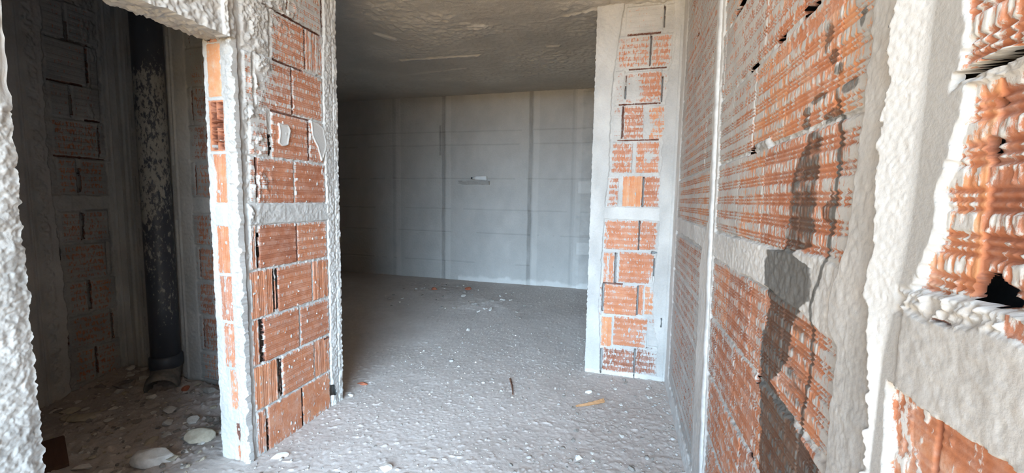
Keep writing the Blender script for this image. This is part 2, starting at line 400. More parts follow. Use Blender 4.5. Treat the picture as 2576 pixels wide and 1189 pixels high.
    cv = np.where(right, .34, .46) - .34 * g + .10 * (f > .62) + .9 * (strokes - .5) * .9 - .5 * seam + .30 * (1 - sm(0, .02, dn))
    p.h = lerp(p.h, hb + .0015 * sm(.4, .6, cv), mn); p.c = lerp(p.c, cv, mn)
    p.tint = lerp(p.tint, np.where(right, .44, .74) + .2 * (fbm(U * 30, Z * 40, 3, 79) - .5) + .15 * seam - .22 * g, mn)
    p.tone = lerp(p.tone, .66, mn)
    # upper bared brick with the open joint under it
    dn = poly_d(U, Z, [(.568, 1.75), (.563, 1.506), (.556, 1.470), (.562, 1.447), (.52, 1.452), (.40, 1.458), (.40, 1.75)]) + .010 * (fbm(U * 60, Z * 60, 4, 80) - .5) * 2
    mn = sm(-.001, .002, dn); f = (Z - 1.452) / .236 * 5; f = f - np.floor(f); g = np.where(f < .62, .5 - .5 * np.cos(2 * np.pi * f / .207), 0)
    cv = .50 - .3 * g + .9 * (strokes - .5) + .2 * sm(.53, .565, U)
    p.h = lerp(p.h, .002 - .004 * g + .0015 * sm(.4, .6, cv), mn); p.c = lerp(p.c, cv, mn); p.tint = lerp(p.tint, .6 - .2 * g, mn); p.tone = lerp(p.tone, .66, mn)
    # joint: dark slot above, crumbly mortar below
    zj = np.interp(U, [.40, .50, .565], [1.449, 1.4475, 1.4415])
    dj = np.minimum(np.minimum(.5665 - U, U - .38), .0055 - np.abs(Z - zj)) + .003 * (fbm(U * 80, Z * 80, 3, 81) - .5)
    mj = sm(-.0005, .001, dj); p.h = lerp(p.h, -.02, mj); p.cut |= dj > .001
    dm = np.minimum(np.minimum(.566 - U, U - .38), np.minimum(zj - .004 - Z, Z - 1.431)); p.cem(dm, .000, .45, .004, 90, .003, 6); p.lumps(dm + .002, .006, 90, 6)
    # holes
    p.hole([(.5295, 1.362), (.5265, 1.372), (.5195, 1.368), (.520, 1.36), (.5225, 1.35), (.526, 1.354)], .05, True)
    p.hole([(.5245, 1.4085), (.521, 1.407), (.5205, 1.402), (.5245, 1.401)], .03, True)
    p.hole([(.5235, 1.209), (.5235, 1.222), (.519, 1.232), (.508, 1.2365), (.497, 1.235), (.489, 1.226), (.478, 1.217), (.474, 1.209), (.49, 1.206), (.51, 1.206)], .09, True)
    # crumbly mortar ledge under the bared brick and the cement beam below it
    d = np.minimum(np.minimum(.62 - U, U - .38), np.minimum(np.interp(U, [.40, .47, .525, .60], [1.198, 1.2045, 1.2065, 1.199]) - Z, Z - 1.168))
    d = p.cem(d, .003, .55, .004, 70, .002, 7); p.lumps(d, .009, 120, 7, .006)
    p.gap(.44, .56, 1.172, 1.1755, .008, 9)
    dn = poly_d(U, Z, [(.40, 1.205), (.458, 1.20), (.474, 1.205), (.474, 1.182), (.462, 1.176), (.40, 1.178)]); mn = sm(-.001, .001, dn + .002 * (fbm(U * 90, Z * 90, 2, 82) - .5))
    p.h = lerp(p.h, .004, mn); p.c = lerp(p.c, .42, mn); p.tint = lerp(p.tint, .42, mn)
    d = np.minimum(np.minimum(.606 - U, U - .38), np.minimum(1.1765 - Z + .006 * np.sin(U * 30), Z - 1.068)); p.cem(d, .010, .55, .004, 60, .0006, 8)
    # lower bared brick
    dn = poly_d(U, Z, [(.622, 1.073), (.60, 1.071), (.549, 1.068), (.40, 1.072), (.40, .6), (.612, .6), (.613, .95), (.619, 1.03)]) + .006 * (fbm(U * 80, Z * 80, 4, 83) - .5) * 2
    mn = sm(-.001, .0015, dn); f = (Z - .84) / .236 * 5; f = f - np.floor(f); g = np.where(f < .62, .5 - .5 * np.cos(2 * np.pi * f / .207), 0)
    seam = np.exp(-((U - .5465) / .003) ** 2); lft = sm(.55, .60, U)
    cv = .20 + .30 * lft + .9 * (.5 * vn(U * 140, Z * 90, 84) + .5 * fbm(U * 45, Z * 45, 3, 85) - .5) - .1 * g - .3 * seam
    p.h = lerp(p.h, -.004 - .0012 * g - .004 * seam, mn); p.c = lerp(p.c, cv, mn); p.tint = lerp(p.tint, .62 + .25 * (fbm(U * 20, Z * 30, 3, 86) - .5) - .12 * g - .4 * seam, mn); p.tone = lerp(p.tone, .88, mn)
    # broken brick with a hole in the lower field
    p.hole([(1.112, .842), (1.118, .868), (1.128, .876), (1.142, .868), (1.148, .858), (1.146, .842)], .05, True)
    # dark drip: broad wet mark with a thin slurry line at its near side
    zz = Z[:, 0]
    sl = pline(zz, [(.93, 1.47), (.936, 1.446), (.985, 1.40), (1.008, 1.34), (1.013, 1.287), (1.019, 1.208), (1.03, 1.199), (1.118, 1.190), (1.127, 1.166), (1.13, 1.13), (1.125, 1.096), (1.089, 1.075), (1.085, 1.06), (1.11, 1.0), (1.125, .963), (1.116, .89), (1.112, .855), (1.10, .83), (1.067, .64), (1.05, .4), (1.04, 0)])[:, None]
    sr = pline(zz, [(.90, 1.46), (.89, 1.431), (.885, 1.38), (.882, 1.22), (.965, 1.205), (.96, 1.195), (.874, 1.182), (.872, 1.119), (.94, 1.075), (.955, .99), (.99, .93), (1.05, .885), (.875, .852), (.80, .84), (.74, .80), (.70, .6), (.7, 0)])[:, None]
    nz = .014 * (fbm(U * 40, Z * 40, 4, 90) - .5) * 2
    ds = np.minimum(np.minimum(sl - U, U - sr), 1.452 - Z) + nz
    s1 = sm(-.012, .014, ds)
    s1 = s1 * np.where((Z > 1.205) & (Z < 1.45), .60 + .5 * (vn(U * 40, Z * 75, 91) - .3), 1)
    # second half of the mark: thinner film that lies in the grooves
    film = sm(-.01, .01, np.minimum(np.minimum(.955 - U, U - .865), np.minimum(1.075 - Z, Z - .90)) + nz) * (.35 + .5 * (vn(U * 20, Z * 130, 92) - .4))
    lc = pline(zz, [(.867, 1.75), (.867, 1.64), (.845, 1.5), (.812, 1.412), (.814, 1.326), (.822, 1.215), (.864, 1.112), (.852, 1.0), (.866, .93), (.873, .888), (.874, .84), (.87, .5)])[:, None]
    lw = .009 + .005 * vn(Z * 30, Z * 0, 93)
    line_ = sm(-.002, .010, lw - np.abs(U - lc) + .004 * (fbm(U * 90, Z * 60, 3, 94) - .5)) * .80 * sm(1.60, 1.45, Z)
    blot = 0
    for (by, bzz, ru, rz) in [(.894, 1.611, .02, .03), (.87, 1.565, .018, .02), (.846, 1.539, .02, .014), (.80, 1.497, .03, .014), (.912, 1.503, .035, .010), (.962, 1.488, .02, .012), (.862, 1.461, .03, .014), (.965, 1.462, .02, .016), (.78, 1.60, .01, .02), (.83, 1.30, .012, .035), (.84, 1.29, .02, .02)]:
        q = np.hypot((U - by) / ru, (Z - bzz) / rz) + .8 * (fbm(U * 60, Z * 60, 3, 95) - .5)
        blot = np.maximum(blot, .62 * sm(1.05, .7, q))
    p.st = np.clip(np.maximum(np.maximum(s1, film), np.maximum(line_, blot)), 0, 1)
    p.st = np.where(p.h < -.02, 0, p.st)
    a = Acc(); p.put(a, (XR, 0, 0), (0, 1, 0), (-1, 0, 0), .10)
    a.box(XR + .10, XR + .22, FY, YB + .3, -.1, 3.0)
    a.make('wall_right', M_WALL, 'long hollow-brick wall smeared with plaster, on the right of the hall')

# ---- return wall that narrows the way into the back room (u = x)
STUB = [(-.035, .214, 2.475, 2.655, .7, .80), (.226, .34, 2.47, 2.65, .6, 1.0),
        (-.098, .135, 2.247, 2.462, .62, .60), (.146, .282, 2.24, 2.46, .6, .56),
        (-.095, -.026, 2.004, 2.228, .5, .8), (-.012, .223, 2.0, 2.216, .55, .46), (.232, .265, 1.996, 2.21, .5, .6),
        (-.099, -.034, 1.752, 1.986, .5, .72), (-.021, .118, 1.75, 1.983, .5, .45), (.146, .262, 1.747, 1.978, .75, .46),
        (-.097, .050, 1.508, 1.731, .55, .45), (.072, .235, 1.508, 1.728, .62, .36),
        (-.119, -.037, 1.266, 1.488, .5, .52), (-.010, .128, 1.267, 1.488, .78, .20, 'v'), (.138, .253, 1.268, 1.488, .5, .32),
        (-.129, .117, .95, 1.17, .6, .34), (.123, .246, .957, 1.172, .55, .34),
        (-.129, -.042, .697, .931, .66, .42, 'v'), (-.014, .230, .709, .939, .56, .30),
        (-.150, -.127, .449, .683, .4, .5), (-.111, .127, .462, .691, .62, .25), (.133, .172, .475, .70, .6, .25, 'v'), (.178, .25, .481, .705, .78, .30),
        (-.125, -.042, .212, .441, .8, .25, 'v'), (-.035, .209, .228, .455, .58, .30), (.214, .288, .247, .47, .5, .5),
        (-.104, .125, -.01, .211, .30, .44), (.133, .30, .0, .233, .26, .44)]
def wall_return():
    us = steps((XS, XR, .003)); zs = steps((-.06, 2.0, .003), (2.0, 2.72, .004))
    p = Panel(us, zs, 5); U, Z = p.U, p.Z; p.tone += .08
    for b in STUB: p.brick(*b[:4], b[4], b[5], *(b[6:7]))
    for g in [(.217, .224, 2.50, 2.64, .03), (-.02, .20, 2.462, 2.472, .012), (.137, .144, 2.25, 2.45, .025), (-.022, -.013, 2.03, 2.12, .03), (-.02, -.013, 2.13, 2.19, .02), (.224, .231, 2.0, 2.17, .025), (-.033, -.023, 1.755, 1.98, .02),
              (-.06, .22, 1.988, 1.996, .012), (.0, .25, 2.228, 2.236, .012), (.129, .137, 1.27, 1.48, .03), (.117, .123, .955, 1.168, .03), (-.042, -.029, .70, .925, .04), (.229, .237, .77, .90, .03), (-.125, -.113, .48, .69, .04), (.125, .134, .475, .69, .04),
              (-.122, -.106, .0, .19, .04), (.124, .133, -.01, .215, .03), (.21, .25, .935, .948, .03), (.296, .305, .40, .47, .03), (.31, .318, .50, .55, .02), (-.12, .02, .692, .70, .01), (.205, .25, .226, .238, .02), (-.06, .22, 1.737, 1.744, .01)]:
        p.gap(*g, seed=int(g[2] * 100))
    zb = np.interp(U, [XS, .35], [1.175, 1.17]); p.cem(np.minimum(1.262 - Z, Z - zb), .003, .55, .006, 25, .001, 1)
    le = np.interp(Z, [0, .3, .5, 1.0, 1.27, 1.5, 1.9, 2.2, 2.68], [-.118, -.128, -.147, -.137, -.128, -.11, -.115, -.105, -.05])
    d = p.cem(le - U, .006, .50, .008, 30, .0012, 2); p.splash(d, .05, .22)
    re = np.interp(Z, [0, .25, .45, .7, .95, 1.2, 1.5, 2.0, 2.2, 2.3, 2.45, 2.68], [.287, .285, .245, .232, .248, .25, .245, .255, .262, .288, .30, .27])
    d = p.cem(U - re, .007, .48, .012, 28, .0012, 3); p.splash(d, .05, .24)
    p.c += .2 * sm(2.3, 2.6, Z) * (p.c < 1.4)
    d = p.cem(.02 - Z + .012 * fbm(U * 20, U * 0, 2, 4), .006, .7, .006, 40, .002, 9)
    # sliver of a cracked screed beside the corner
    p.h += .004 * sm(.004, 0, np.abs(U - .325)) * (Z < 2.5)
    for (cx, cz, r) in [(.215, .33, .05), (.24, .24, .04), (.24, .72, .04), (.02, 2.13, .05), (.04, 2.05, .04), (.15, 1.83, .03), (.16, 1.62, .03), (-.08, 1.85, .04)]:
        p.c += .75 * np.exp(-((U - cx) / r) ** 2 - ((Z - cz) / (1.3 * r)) ** 2) * (p.c < 1.4) * (.4 + 1.2 * fbm(U * 45, Z * 45, 3, 14))
    p.ragged('l', .005, 30, 2, .015); p.spots(160, .005, 8, .7)
    a = Acc(); p.put(a, (0, YS, 0), (1, 0, 0), (0, -1, 0), .08)
    # reveal that looks towards the pier
    q = Panel(steps((0, .16, .004)), steps((-.06, 2.74, .006)), 6); q.cem(q.U + 1, .003, .5, .0, 20, .003, 2); q.ragged('l', .004, 30, 2, .012)
    q.put(a, (XS, YS, 0), (0, 1, 0), (-1, 0, 0), .04)
    a.box(XS + .03, XR + .1, YS + .05, YS + .16, -.06, 2.8)
    a.make('wall_return', M_WALL, 'short brick return wall with cement edges, beyond the hall on the right')

# ---- left wall pier between the doorway of the small room and the back room (u = y)
PIER = [(1.50, 1.63, 2.46, 2.69, .6, .8), (1.644, 1.754, 2.215, 2.46, .6, .66), (1.759, 2.0, 2.22, 2.46, .62, .72), (1.66, 1.88, 2.47, 2.69, .6, .75),
        (1.49, 1.639, 1.972, 2.20, .6, .85), (1.648, 1.869, 1.976, 2.208, .60, .44), (1.877, 2.012, 1.985, 2.21, .62, .55, 'v'),
        (1.494, 1.54, 1.72, 1.96, .6, .5), (1.548, 1.772, 1.722, 1.966, .5, .48), (1.777, 2.0, 1.73, 1.975, .55, .40),
        (1.512, 1.617, 1.492, 1.708, .5, .55), (1.639, 1.879, 1.492, 1.716, .52, .33), (1.888, 2.0, 1.492, 1.722, .5, .40),
        (1.505, 1.538, 1.262, 1.485, .5, .5), (1.544, 1.772, 1.262, 1.484, .47, .27), (1.776, 2.006, 1.264, 1.484, .44, .22),
        (1.492, 1.528, .945, 1.158, .5, .45, 'v'), (1.54, 1.777, .942, 1.158, .38, .17), (1.782, 2.01, .942, 1.158, .60, .27),
        (1.484, 1.616, .703, .936, .60, .24, 'v'), (1.619, 1.634, .72, .87, .62, .2, 'v'), (1.643, 1.882, .70, .935, .52, .2), (1.887, 2.014, .70, .932, .62, .22, 'v'),
        (1.486, 1.528, .468, .696, .55, .3, 'v'), (1.551, 1.781, .468, .695, .50, .22), (1.786, 2.014, .47, .69, .50, .22),
        (1.488, 1.626, .24, .462, .66, .22, 'v'), (1.655, 1.882, .24, .462, .56, .24), (1.886, 2.012, .24, .46, .62, .22, 'v'),
        (1.494, 1.548, .0, .232, .56, .25, 'v'), (1.556, 1.781, -.02, .232, .55, .12, 'n'), (1.787, 2.008, -.02, .232, .60, .14, 'n')]
def wall_left():
    us = steps((YP0, YP1, .003)); zs = steps((-.06, 2.3, .0028), (2.3, 2.72, .005))
    p = Panel(us, zs, 7); U, Z = p.U, p.Z; p.tone += .12
    for b in PIER: p.brick(*b[:4], b[4], b[5], *(b[6:7]))
    for g in [(1.528, 1.540, .95, 1.12, .04), (1.634, 1.643, .72, .93, .04), (1.617, 1.622, .71, .93, .03), (1.529, 1.549, .48, .69, .05), (1.63, 1.640, .27, .455, .04), (1.645, 1.652, .25, .45, .03), (1.547, 1.556, .0, .17, .03), (1.7805, 1.7868, .0, .225, .035),
              (1.617, 1.632, 1.50, 1.60, .04), (1.772, 1.777, 1.73, 1.96, .012), (1.879, 1.886, 1.5, 1.71, .02), (1.538, 1.546, 1.29, 1.48, .02), (1.869, 1.876, 1.99, 2.19, .02), (1.777, 1.782, .95, 1.15, .012), (1.60, 2.0, 2.203, 2.212, .02), (1.52, 1.62, 2.455, 2.466, .02), (1.66, 1.85, 1.966, 1.974, .01), (1.64, 1.9, 1.716, 1.722, .008), (1.755, 1.759, 2.25, 2.45, .015), (2.006, 2.012, 2.22, 2.46, .015), (2.01, 2.045, .07, .14, .05), (1.965, 2.02, .445, .452, .01)]:
        p.gap(*g, seed=int(g[2] * 100))
    p.cem(np.minimum(1.260 - Z, Z - 1.16), .004, .50, .005, 25, .0012, 1)
    # right cement margin with a worn edge
    re = np.interp(Z, [0, .24, .7, 1.2, 1.5, 1.8, 2.1, 2.3, 2.7], [2.02, 2.014, 2.016, 2.012, 2.002, 2.0, 2.006, 2.02, 2.02])
    d = p.cem(U - re, .006, .58, .007, 35, .0025, 2); p.splash(d, .04, .3); p.lumps(U - 2.07, .006, 30, 3)
    p.h += -.006 * sm(.006, 0, np.abs(U - 2.075 + .01 * (fbm(Z * 6, Z * 0, 3, 9) - .5)))
    # heavy splashes of plaster on the upper near side
    for (cy, cz, r, am) in [(1.55, 2.2, .10, .7), (1.56, 2.07, .08, .7), (1.60, 1.93, .05, .55), (1.57, 1.83, .05, .45), (1.53, 1.68, .05, .5), (1.56, 1.55, .04, .35), (1.63, 2.3, .05, .6), (1.57, 1.36, .05, .45), (1.51, 1.2, .05, .4), (1.70, 2.3, .12, .2)]:
        q = np.exp(-(((U - cy) / r) ** 2 + ((Z - cz) / (r * 1.5)) ** 2)); p.c += .8 * am * q * (p.c < 1.4)
        p.h += .012 * q * np.maximum(0, fbm(U * 38, Z * 38, 4, int(cz * 50)) - .38) * 3
    # smooth strip beside the corner, rough lip at the arris
    se = 1.487 + .010 * (fbm(Z * 18, Z * 0, 4, 31) - .5) * 2
    d = p.cem(se - U, -.004, .42, .006, 30, .0006, 4); p.splash(d, .025, .2)
    # trowelled patches
    for pts, tn in [([(1.672, 1.565), (1.70, 1.552), (1.735, 1.56), (1.755, 1.64), (1.74, 1.668), (1.70, 1.665), (1.676, 1.67), (1.682, 1.62)], .62),
                    ([(1.898, 1.722), (1.95, 1.715), (1.995, 1.70), (2.02, 1.60), (1.99, 1.52), (1.975, 1.50), (1.965, 1.53), (1.945, 1.58), (1.905, 1.64)], .58)]:
        d = poly_d(U, Z, pts) + .006 * (fbm(U * 60, Z * 60, 3, 41) - .5); m = sm(0, .003, d)
        p.h = lerp(p.h, .005 + .003 * sm(.014, .002, d), m); p.c = lerp(p.c, 1.6, m); p.tone = lerp(p.tone, tn, m)
    p.spots(260, .005, 12, .8); p.ragged('r', .004, 30, 5, .02)
    p.c += np.where(Z < .05, .3 * (.05 - Z) / .05, 0) * (p.c < 1.4)
    # whitish scum drawn diagonally over the two lowest smooth bricks
    t = (U - 1.556) * .75 + (Z - .0); p.c += .22 * (vn(t * 9, (Z - U * .7) * 55, 61) - .35) * (Z < .235) * (U > 1.556) * (U < 2.01)
    a = Acc(); p.put(a, (XL, 0, 0), (0, 1, 0), (1, 0, 0), .05)
    # jamb face towards the camera (u = x)
    us = steps((XJ - .006, XL + .006, .0022)); zs = steps((-.06, 2.06, .0026))
    p = Panel(us, zs, 9, .003); U, Z = p.U, p.Z
    p.cem(U + 9, .002, .48, 0, 20, .0012, 1, tvar=.2)
    p.ec = .10
    p.brick(-1.853, -1.770, 1.742, 1.978, .86, .12, 'n'); p.brick(-1.842, -1.764, 1.262, 1.487, .66, .26, 'v')
    p.brick(-1.846, -1.766, .93, 1.156, .62, .20, 'v'); p.brick(-1.842, -1.762, .70, .918, .45, .36, 'v')
    p.brick(-1.832, -1.760, .47, .690, .55, .44, 'v'); p.brick(-1.802, -1.745, .258, .462, .66, .36, 'n')
    # hollow brick laid end-on: two columns of five cells
    p.brick(-1.856, -1.764, 1.498, 1.730, .60, .05, 'n')
    for i in range(2):
        for k in range(5):
            x0 = -1.839 + i * .036; z0 = 1.508 + k * .0435
            p.hole([(x0, z0), (x0 + .031, z0), (x0 + .031, z0 + .0375), (x0, z0 + .0375)], .075)
    p.brick(-1.86, -1.785, 1.982, 2.06, .5, .35, 'n')
    p.hole([(-1.857, 1.993), (-1.826, 1.99), (-1.824, 2.034), (-1.857, 2.034)], .06); p.hole([(-1.819, 2.006), (-1.788, 2.006), (-1.787, 2.036), (-1.819, 2.036)], .06)
    for pts, tn in [([(-1.781, .196), (-1.752, .196), (-1.748, .16), (-1.752, .11), (-1.757, .085), (-1.768, .11), (-1.778, .15)], .02), ([(-1.775, .075), (-1.757, .085), (-1.752, .03), (-1.76, .0), (-1.783, .01), (-1.772, .04)], .45)]:
        d = poly_d(U, Z, pts); m = sm(-.001, .003, d + .004 * (fbm(U * 80, Z * 80, 3, 4) - .5)); p.h = lerp(p.h, -.004, m); p.c = lerp(p.c, .1, m); p.tint = lerp(p.tint, tn, m)
    p.cem(np.minimum(1.262 - Z, Z - 1.162), .004, .58, .004, 30, .001, 2)
    for zz_ in (1.252, .924, .694, 1.735, 1.492): p.cem(.004 - np.abs(Z - zz_), .0, .6, .002, 40, .001, int(zz_ * 90))
    d = U - (-1.760 + .006 * (fbm(Z * 16, Z * 0, 3, 21) - .5) * 2 + np.interp(Z, [0, .3, .8, 2], [.02, .008, 0, 0])); p.cem(d, .004, .48, .003, 40, .003, 3); p.lumps(d - .022, .016, 42, 3, .01)
    d = (-1.846 + np.interp(Z, [0, .25, .5, .9, 1.25, 1.4, 1.5, 2.0], [.075, .052, .018, .004, .008, .02, -.012, -.008])) - U; p.cem(d, .003, .62, .006, 40, .0015, 5); p.splash(d, .012, .4)
    p.ragged('l', .006, 34, 6, .02); p.ragged('r', .007, 45, 7, .03); p.spots(40, .006, 3, .8)
    p.put(a, (0, YP0, 0), (1, 0, 0), (0, -1, 0), .012)
    a.box(XJ, XJ + .006, YP0 + .012, YP0 + .1, -.06, 2.0)
    # far reveal of the pier
    q = Panel(steps((XJ, XL, .006)), steps((-.06, 2.74, .008)), 10); q.cem(q.U + 9, .002, .5, 0, 20, .003, 2); q.put(a, (0, YP1, 0), (1, 0, 0), (0, 1, 0), .03)
    a.box(XJ, XL - .05, YP0 + .09, YP1 - .03, -.06, 2.95)
    a.box(XL - .05, XL - .049, YP0 + .02, YP1 - .02, -.06, 2.95)
    a.make('wall_left', M_WALL, 'brick pier of the left wall beside the doorway of the small room')

# ---- lintel over the doorway and the plastered wall on its near side
def wall_near_left():
    a = Acc()
    us = steps((.15, .30, .03), (.30, .752, .0022)); zs = steps((-.06, .3, .008), (.3, 1.55, .0028), (1.55, 2.72, .02))
    p = Panel(us, zs, 13); U, Z = p.U, p.Z
    p.cem(U + 9, .004, .50, 0, 20, .002, 1, tvar=.3)
    e = .752 - U
    p.h += .0030 * np.maximum(0, fbm(U * 26, Z * 18, 4, 14) - .45) * 2.2 * sm(.24, .03, e) - .0014 * sm(.03, .0, np.abs(fbm(U * 9, Z * 14, 3, 19) - .5)) * sm(.30, .1, e)
    p.h += -.006 * sm(.03, .0, e); p.h += .0007 * (fbm(U * 120, Z * 120, 3, 20) - .5) * 2
    p.ragged('r', .011, 40, 8, .03); p.tone += .12 * (fbm(U * 25, Z * 18, 4, 15) - .5)
    p.put(a, (XL, 0, 0), (0, 1, 0), (1, 0, 0), .06)
    q = Panel(steps((XJ, XL - .02, .006)), steps((-.06, 2.02, .008)), 16); q.cem(q.U + 9, .0, .5, 0, 20, .003, 2); q.put(a, (0, YN, 0), (1, 0, 0), (0, 1, 0), .03)
    a.box(XJ, XL - .05, .15, YN - .03, -.06, 2.95)
    a.make('wall_near_left', M_WALL, 'rough pale plastered wall edge close to the camera, at the left border')
    a = Acc()
    us = steps((YN - .02, YP0 + .002, .0035)); zs = steps((1.992, 2.3, .0035), (2.3, 2.74, .01))
    p = Panel(us, zs, 17); U, Z = p.U, p.Z
    p.cem(U + 9, .003, .55, 0, 20, .003, 1, tvar=.3); p.lumps(Z - 1.98, .010, 30, 4)
    d = np.minimum(U - 1.395, 1.425 - U); p.h += .010 * sm(0, .006, d); p.tone += .3 * sm(0, .006, d)
    p.ragged('b', .012, 22, 3, .05)
    p.put(a, (XL, 0, 0), (0, 1, 0), (1, 0, 0), .04)
    q = Panel(steps((YN - .02, YP0 + .002, .005)), steps((XJ, XL, .005)), 18); q.cem(q.U + 9, .0, .45, 0, 20, .006, 2); q.lumps(q.U + 9, .010, 30, 5)
    q.put(a, (0, 0, 2.0), (0, 1, 0), (0, 0, -1), .02, zd=(1, 0, 0))
    a.box(XJ, XL - .04, YN - .02, YP0 + .09, 2.02, 2.95)
    a.make('trim_1', M_WALL, 'rough concrete lintel over the doorway of the small room', 'lintel')

# ---- small room behind the doorway
def wall_small_back():
    us = steps((XSR, -1.9, .0045)); zs = steps((-.06, 2.72, .005))
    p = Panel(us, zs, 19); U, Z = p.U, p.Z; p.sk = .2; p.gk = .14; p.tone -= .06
    cz = [(-.02, .052), (.062, .25), (.26, .498), (.508, .728), (.74, .96), (.972, 1.175), (1.28, 1.505), (1.517, 1.738), (1.748, 1.975), (1.985, 2.213), (2.223, 2.45), (2.46, 2.7)]
    for k, (z0, z1) in enumerate(cz):
        x = -3.36 + (.11 if k % 2 else .0); dark = RNG.random()
        while x < -1.9:
            far = .45 if z0 > 1.7 else .28
            p.brick(x + .004, x + .226, z0, z1, .36 + .3 * RNG.random(), far + .20 + .15 * RNG.random())
            p.gap(x + .227, x + .233, z0 + .02, z1 - .02, .014, k)
            x += .232
    p.cem(np.minimum(1.278 - Z, Z - 1.178), .003, .5, .006, 25, .0012, 1)
    # cement column left of the pipe
    d = p.cem(-3.115 - U, .004, .55, .012, 20, .001, 2); p.h += -.006 * sm(.012, 0, np.abs(U + 3.235)); p.h += .010 * sm(.018, .006, np.abs(U + 3.285)); p.tone -= .22 * sm(.01, 0, np.abs(U + 3.20)) * (fbm(Z * 10, Z * 0, 3, 6) > .45)
    # screed strip right of the pipe, a bead down its middle
    d = p.cem(np.minimum(U + 2.92 + .0, -2.70 - U), .005, .58, .014, 18, .0012, 3); p.splash(d, .06, .3)
    p.h += .007 * sm(.010, .003, np.abs(U + 2.815)) - .006 * sm(.012, .004, np.abs(U + 2.84)) * (fbm(Z * 5, Z * 0, 3, 8) > .45)
    p.c += .35 * sm(1.9, 2.3, Z) * (p.c < 1.4) + .25 * np.exp(-(((U + 2.66) / .05) ** 2 + ((Z - 1.6) / .14) ** 2)) * (p.c < 1.4)
    p.spots(220, .006, 5, .8)
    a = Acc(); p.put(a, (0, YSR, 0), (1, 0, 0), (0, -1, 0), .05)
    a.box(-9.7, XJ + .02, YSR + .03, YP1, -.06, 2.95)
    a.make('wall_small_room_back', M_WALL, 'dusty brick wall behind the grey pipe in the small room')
def wall_small_left():
    us = steps((1.445, YSR, .003)); zs = steps((-.06, 2.72, .004))
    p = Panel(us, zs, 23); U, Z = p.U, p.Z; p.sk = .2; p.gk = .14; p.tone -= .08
    L = [(1.60, 1.735, 2.235, 2.45), (1.745, 1.90, 2.24, 2.46), (1.63, 1.825, 1.975, 2.222), (1.832, 1.885, 1.985, 2.228), (1.64, 1.735, 1.76, 1.962), (1.746, 1.885, 1.765, 1.97), (1.64, 1.862, 1.525, 1.752), (1.868, 1.90, 1.54, 1.755),
         (1.65, 1.742, 1.29, 1.51), (1.757, 1.90, 1.285, 1.512), (1.64, 1.742, .985, 1.178), (1.76, 1.885, .985, 1.185), (1.645, 1.86, .745, .972), (1.866, 1.885, .75, .975), (1.65, 1.75, .53, .735), (1.766, 1.90, .52, .735), (1.64, 1.862, .30, .51), (1.87, 1.90, .30, .50), (1.65, 1.765, .07, .288), (1.772, 1.90, .07, .29), (1.65, 1.9, -.06, .06)]
    for k, b in enumerate(L): p.brick(*b, .50 + .22 * RNG.random(), .86 if b[2] > 1.7 else .66)
    for g in [(1.737, 1.746, 2.23, 2.34, .03), (1.734, 1.744, 1.78, 1.90, .04), (1.742, 1.757, 1.30, 1.45, .04), (1.742, 1.758, 1.0, 1.17, .04), (1.75, 1.766, .54, .73, .04), (1.826, 1.832, 2.0, 2.21, .03), (1.862, 1.87, .31, .48, .04), (1.862, 1.868, 1.54, 1.72, .03), (1.765, 1.772, .1, .28, .03), (1.625, 1.633, .88, .96, .03), (1.63, 1.64, .33, .40, .03), (1.635, 1.80, 1.966, 1.974, .02), (1.72, 1.84, 2.224, 2.234, .025), (1.80, 1.88, 1.755, 1.763, .02), (1.64, 1.9, 1.515, 1.522, .012)]:
        p.gap(*g, seed=int(g[2] * 100))
    p.cem(np.minimum(1.28 - Z, Z - 1.19), .002, .45, .008, 25, .0012, 1)
    d = p.cem(1.625 - U + .012 * np.sin(Z * 3), .006, .5, .012, 22, .001, 2); p.splash(d, .05, .3)
    d2 = np.minimum(U - 1.535, 1.60 - U); p.lumps(d2, .014, 34, 7, .02)
    p.h += -.010 * sm(.012, .004, np.abs(U - 1.528)) + .012 * sm(.010, .003, np.abs(U - 1.512))
    d = p.cem(U - 1.895, .006, .5, .012, 22, .001, 3); p.splash(d, .05, .3); p.h += .010 * sm(.006, .002, np.abs(U - 1.928))
    p.h += .016 * np.exp(-((U - 1.86) / .04) ** 2) * np.maximum(0, fbm(U * 30, Z * 12, 4, 33) - .5) * 3 * (Z > 1.5)
    p.ragged('l', .005, 20, 3, .02)
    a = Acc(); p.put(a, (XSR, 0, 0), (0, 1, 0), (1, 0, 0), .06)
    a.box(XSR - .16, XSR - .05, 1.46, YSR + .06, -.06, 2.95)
    a.make('wall_small_room_left', M_WALL, 'dim brick wall with cement strips, left side of the small room')

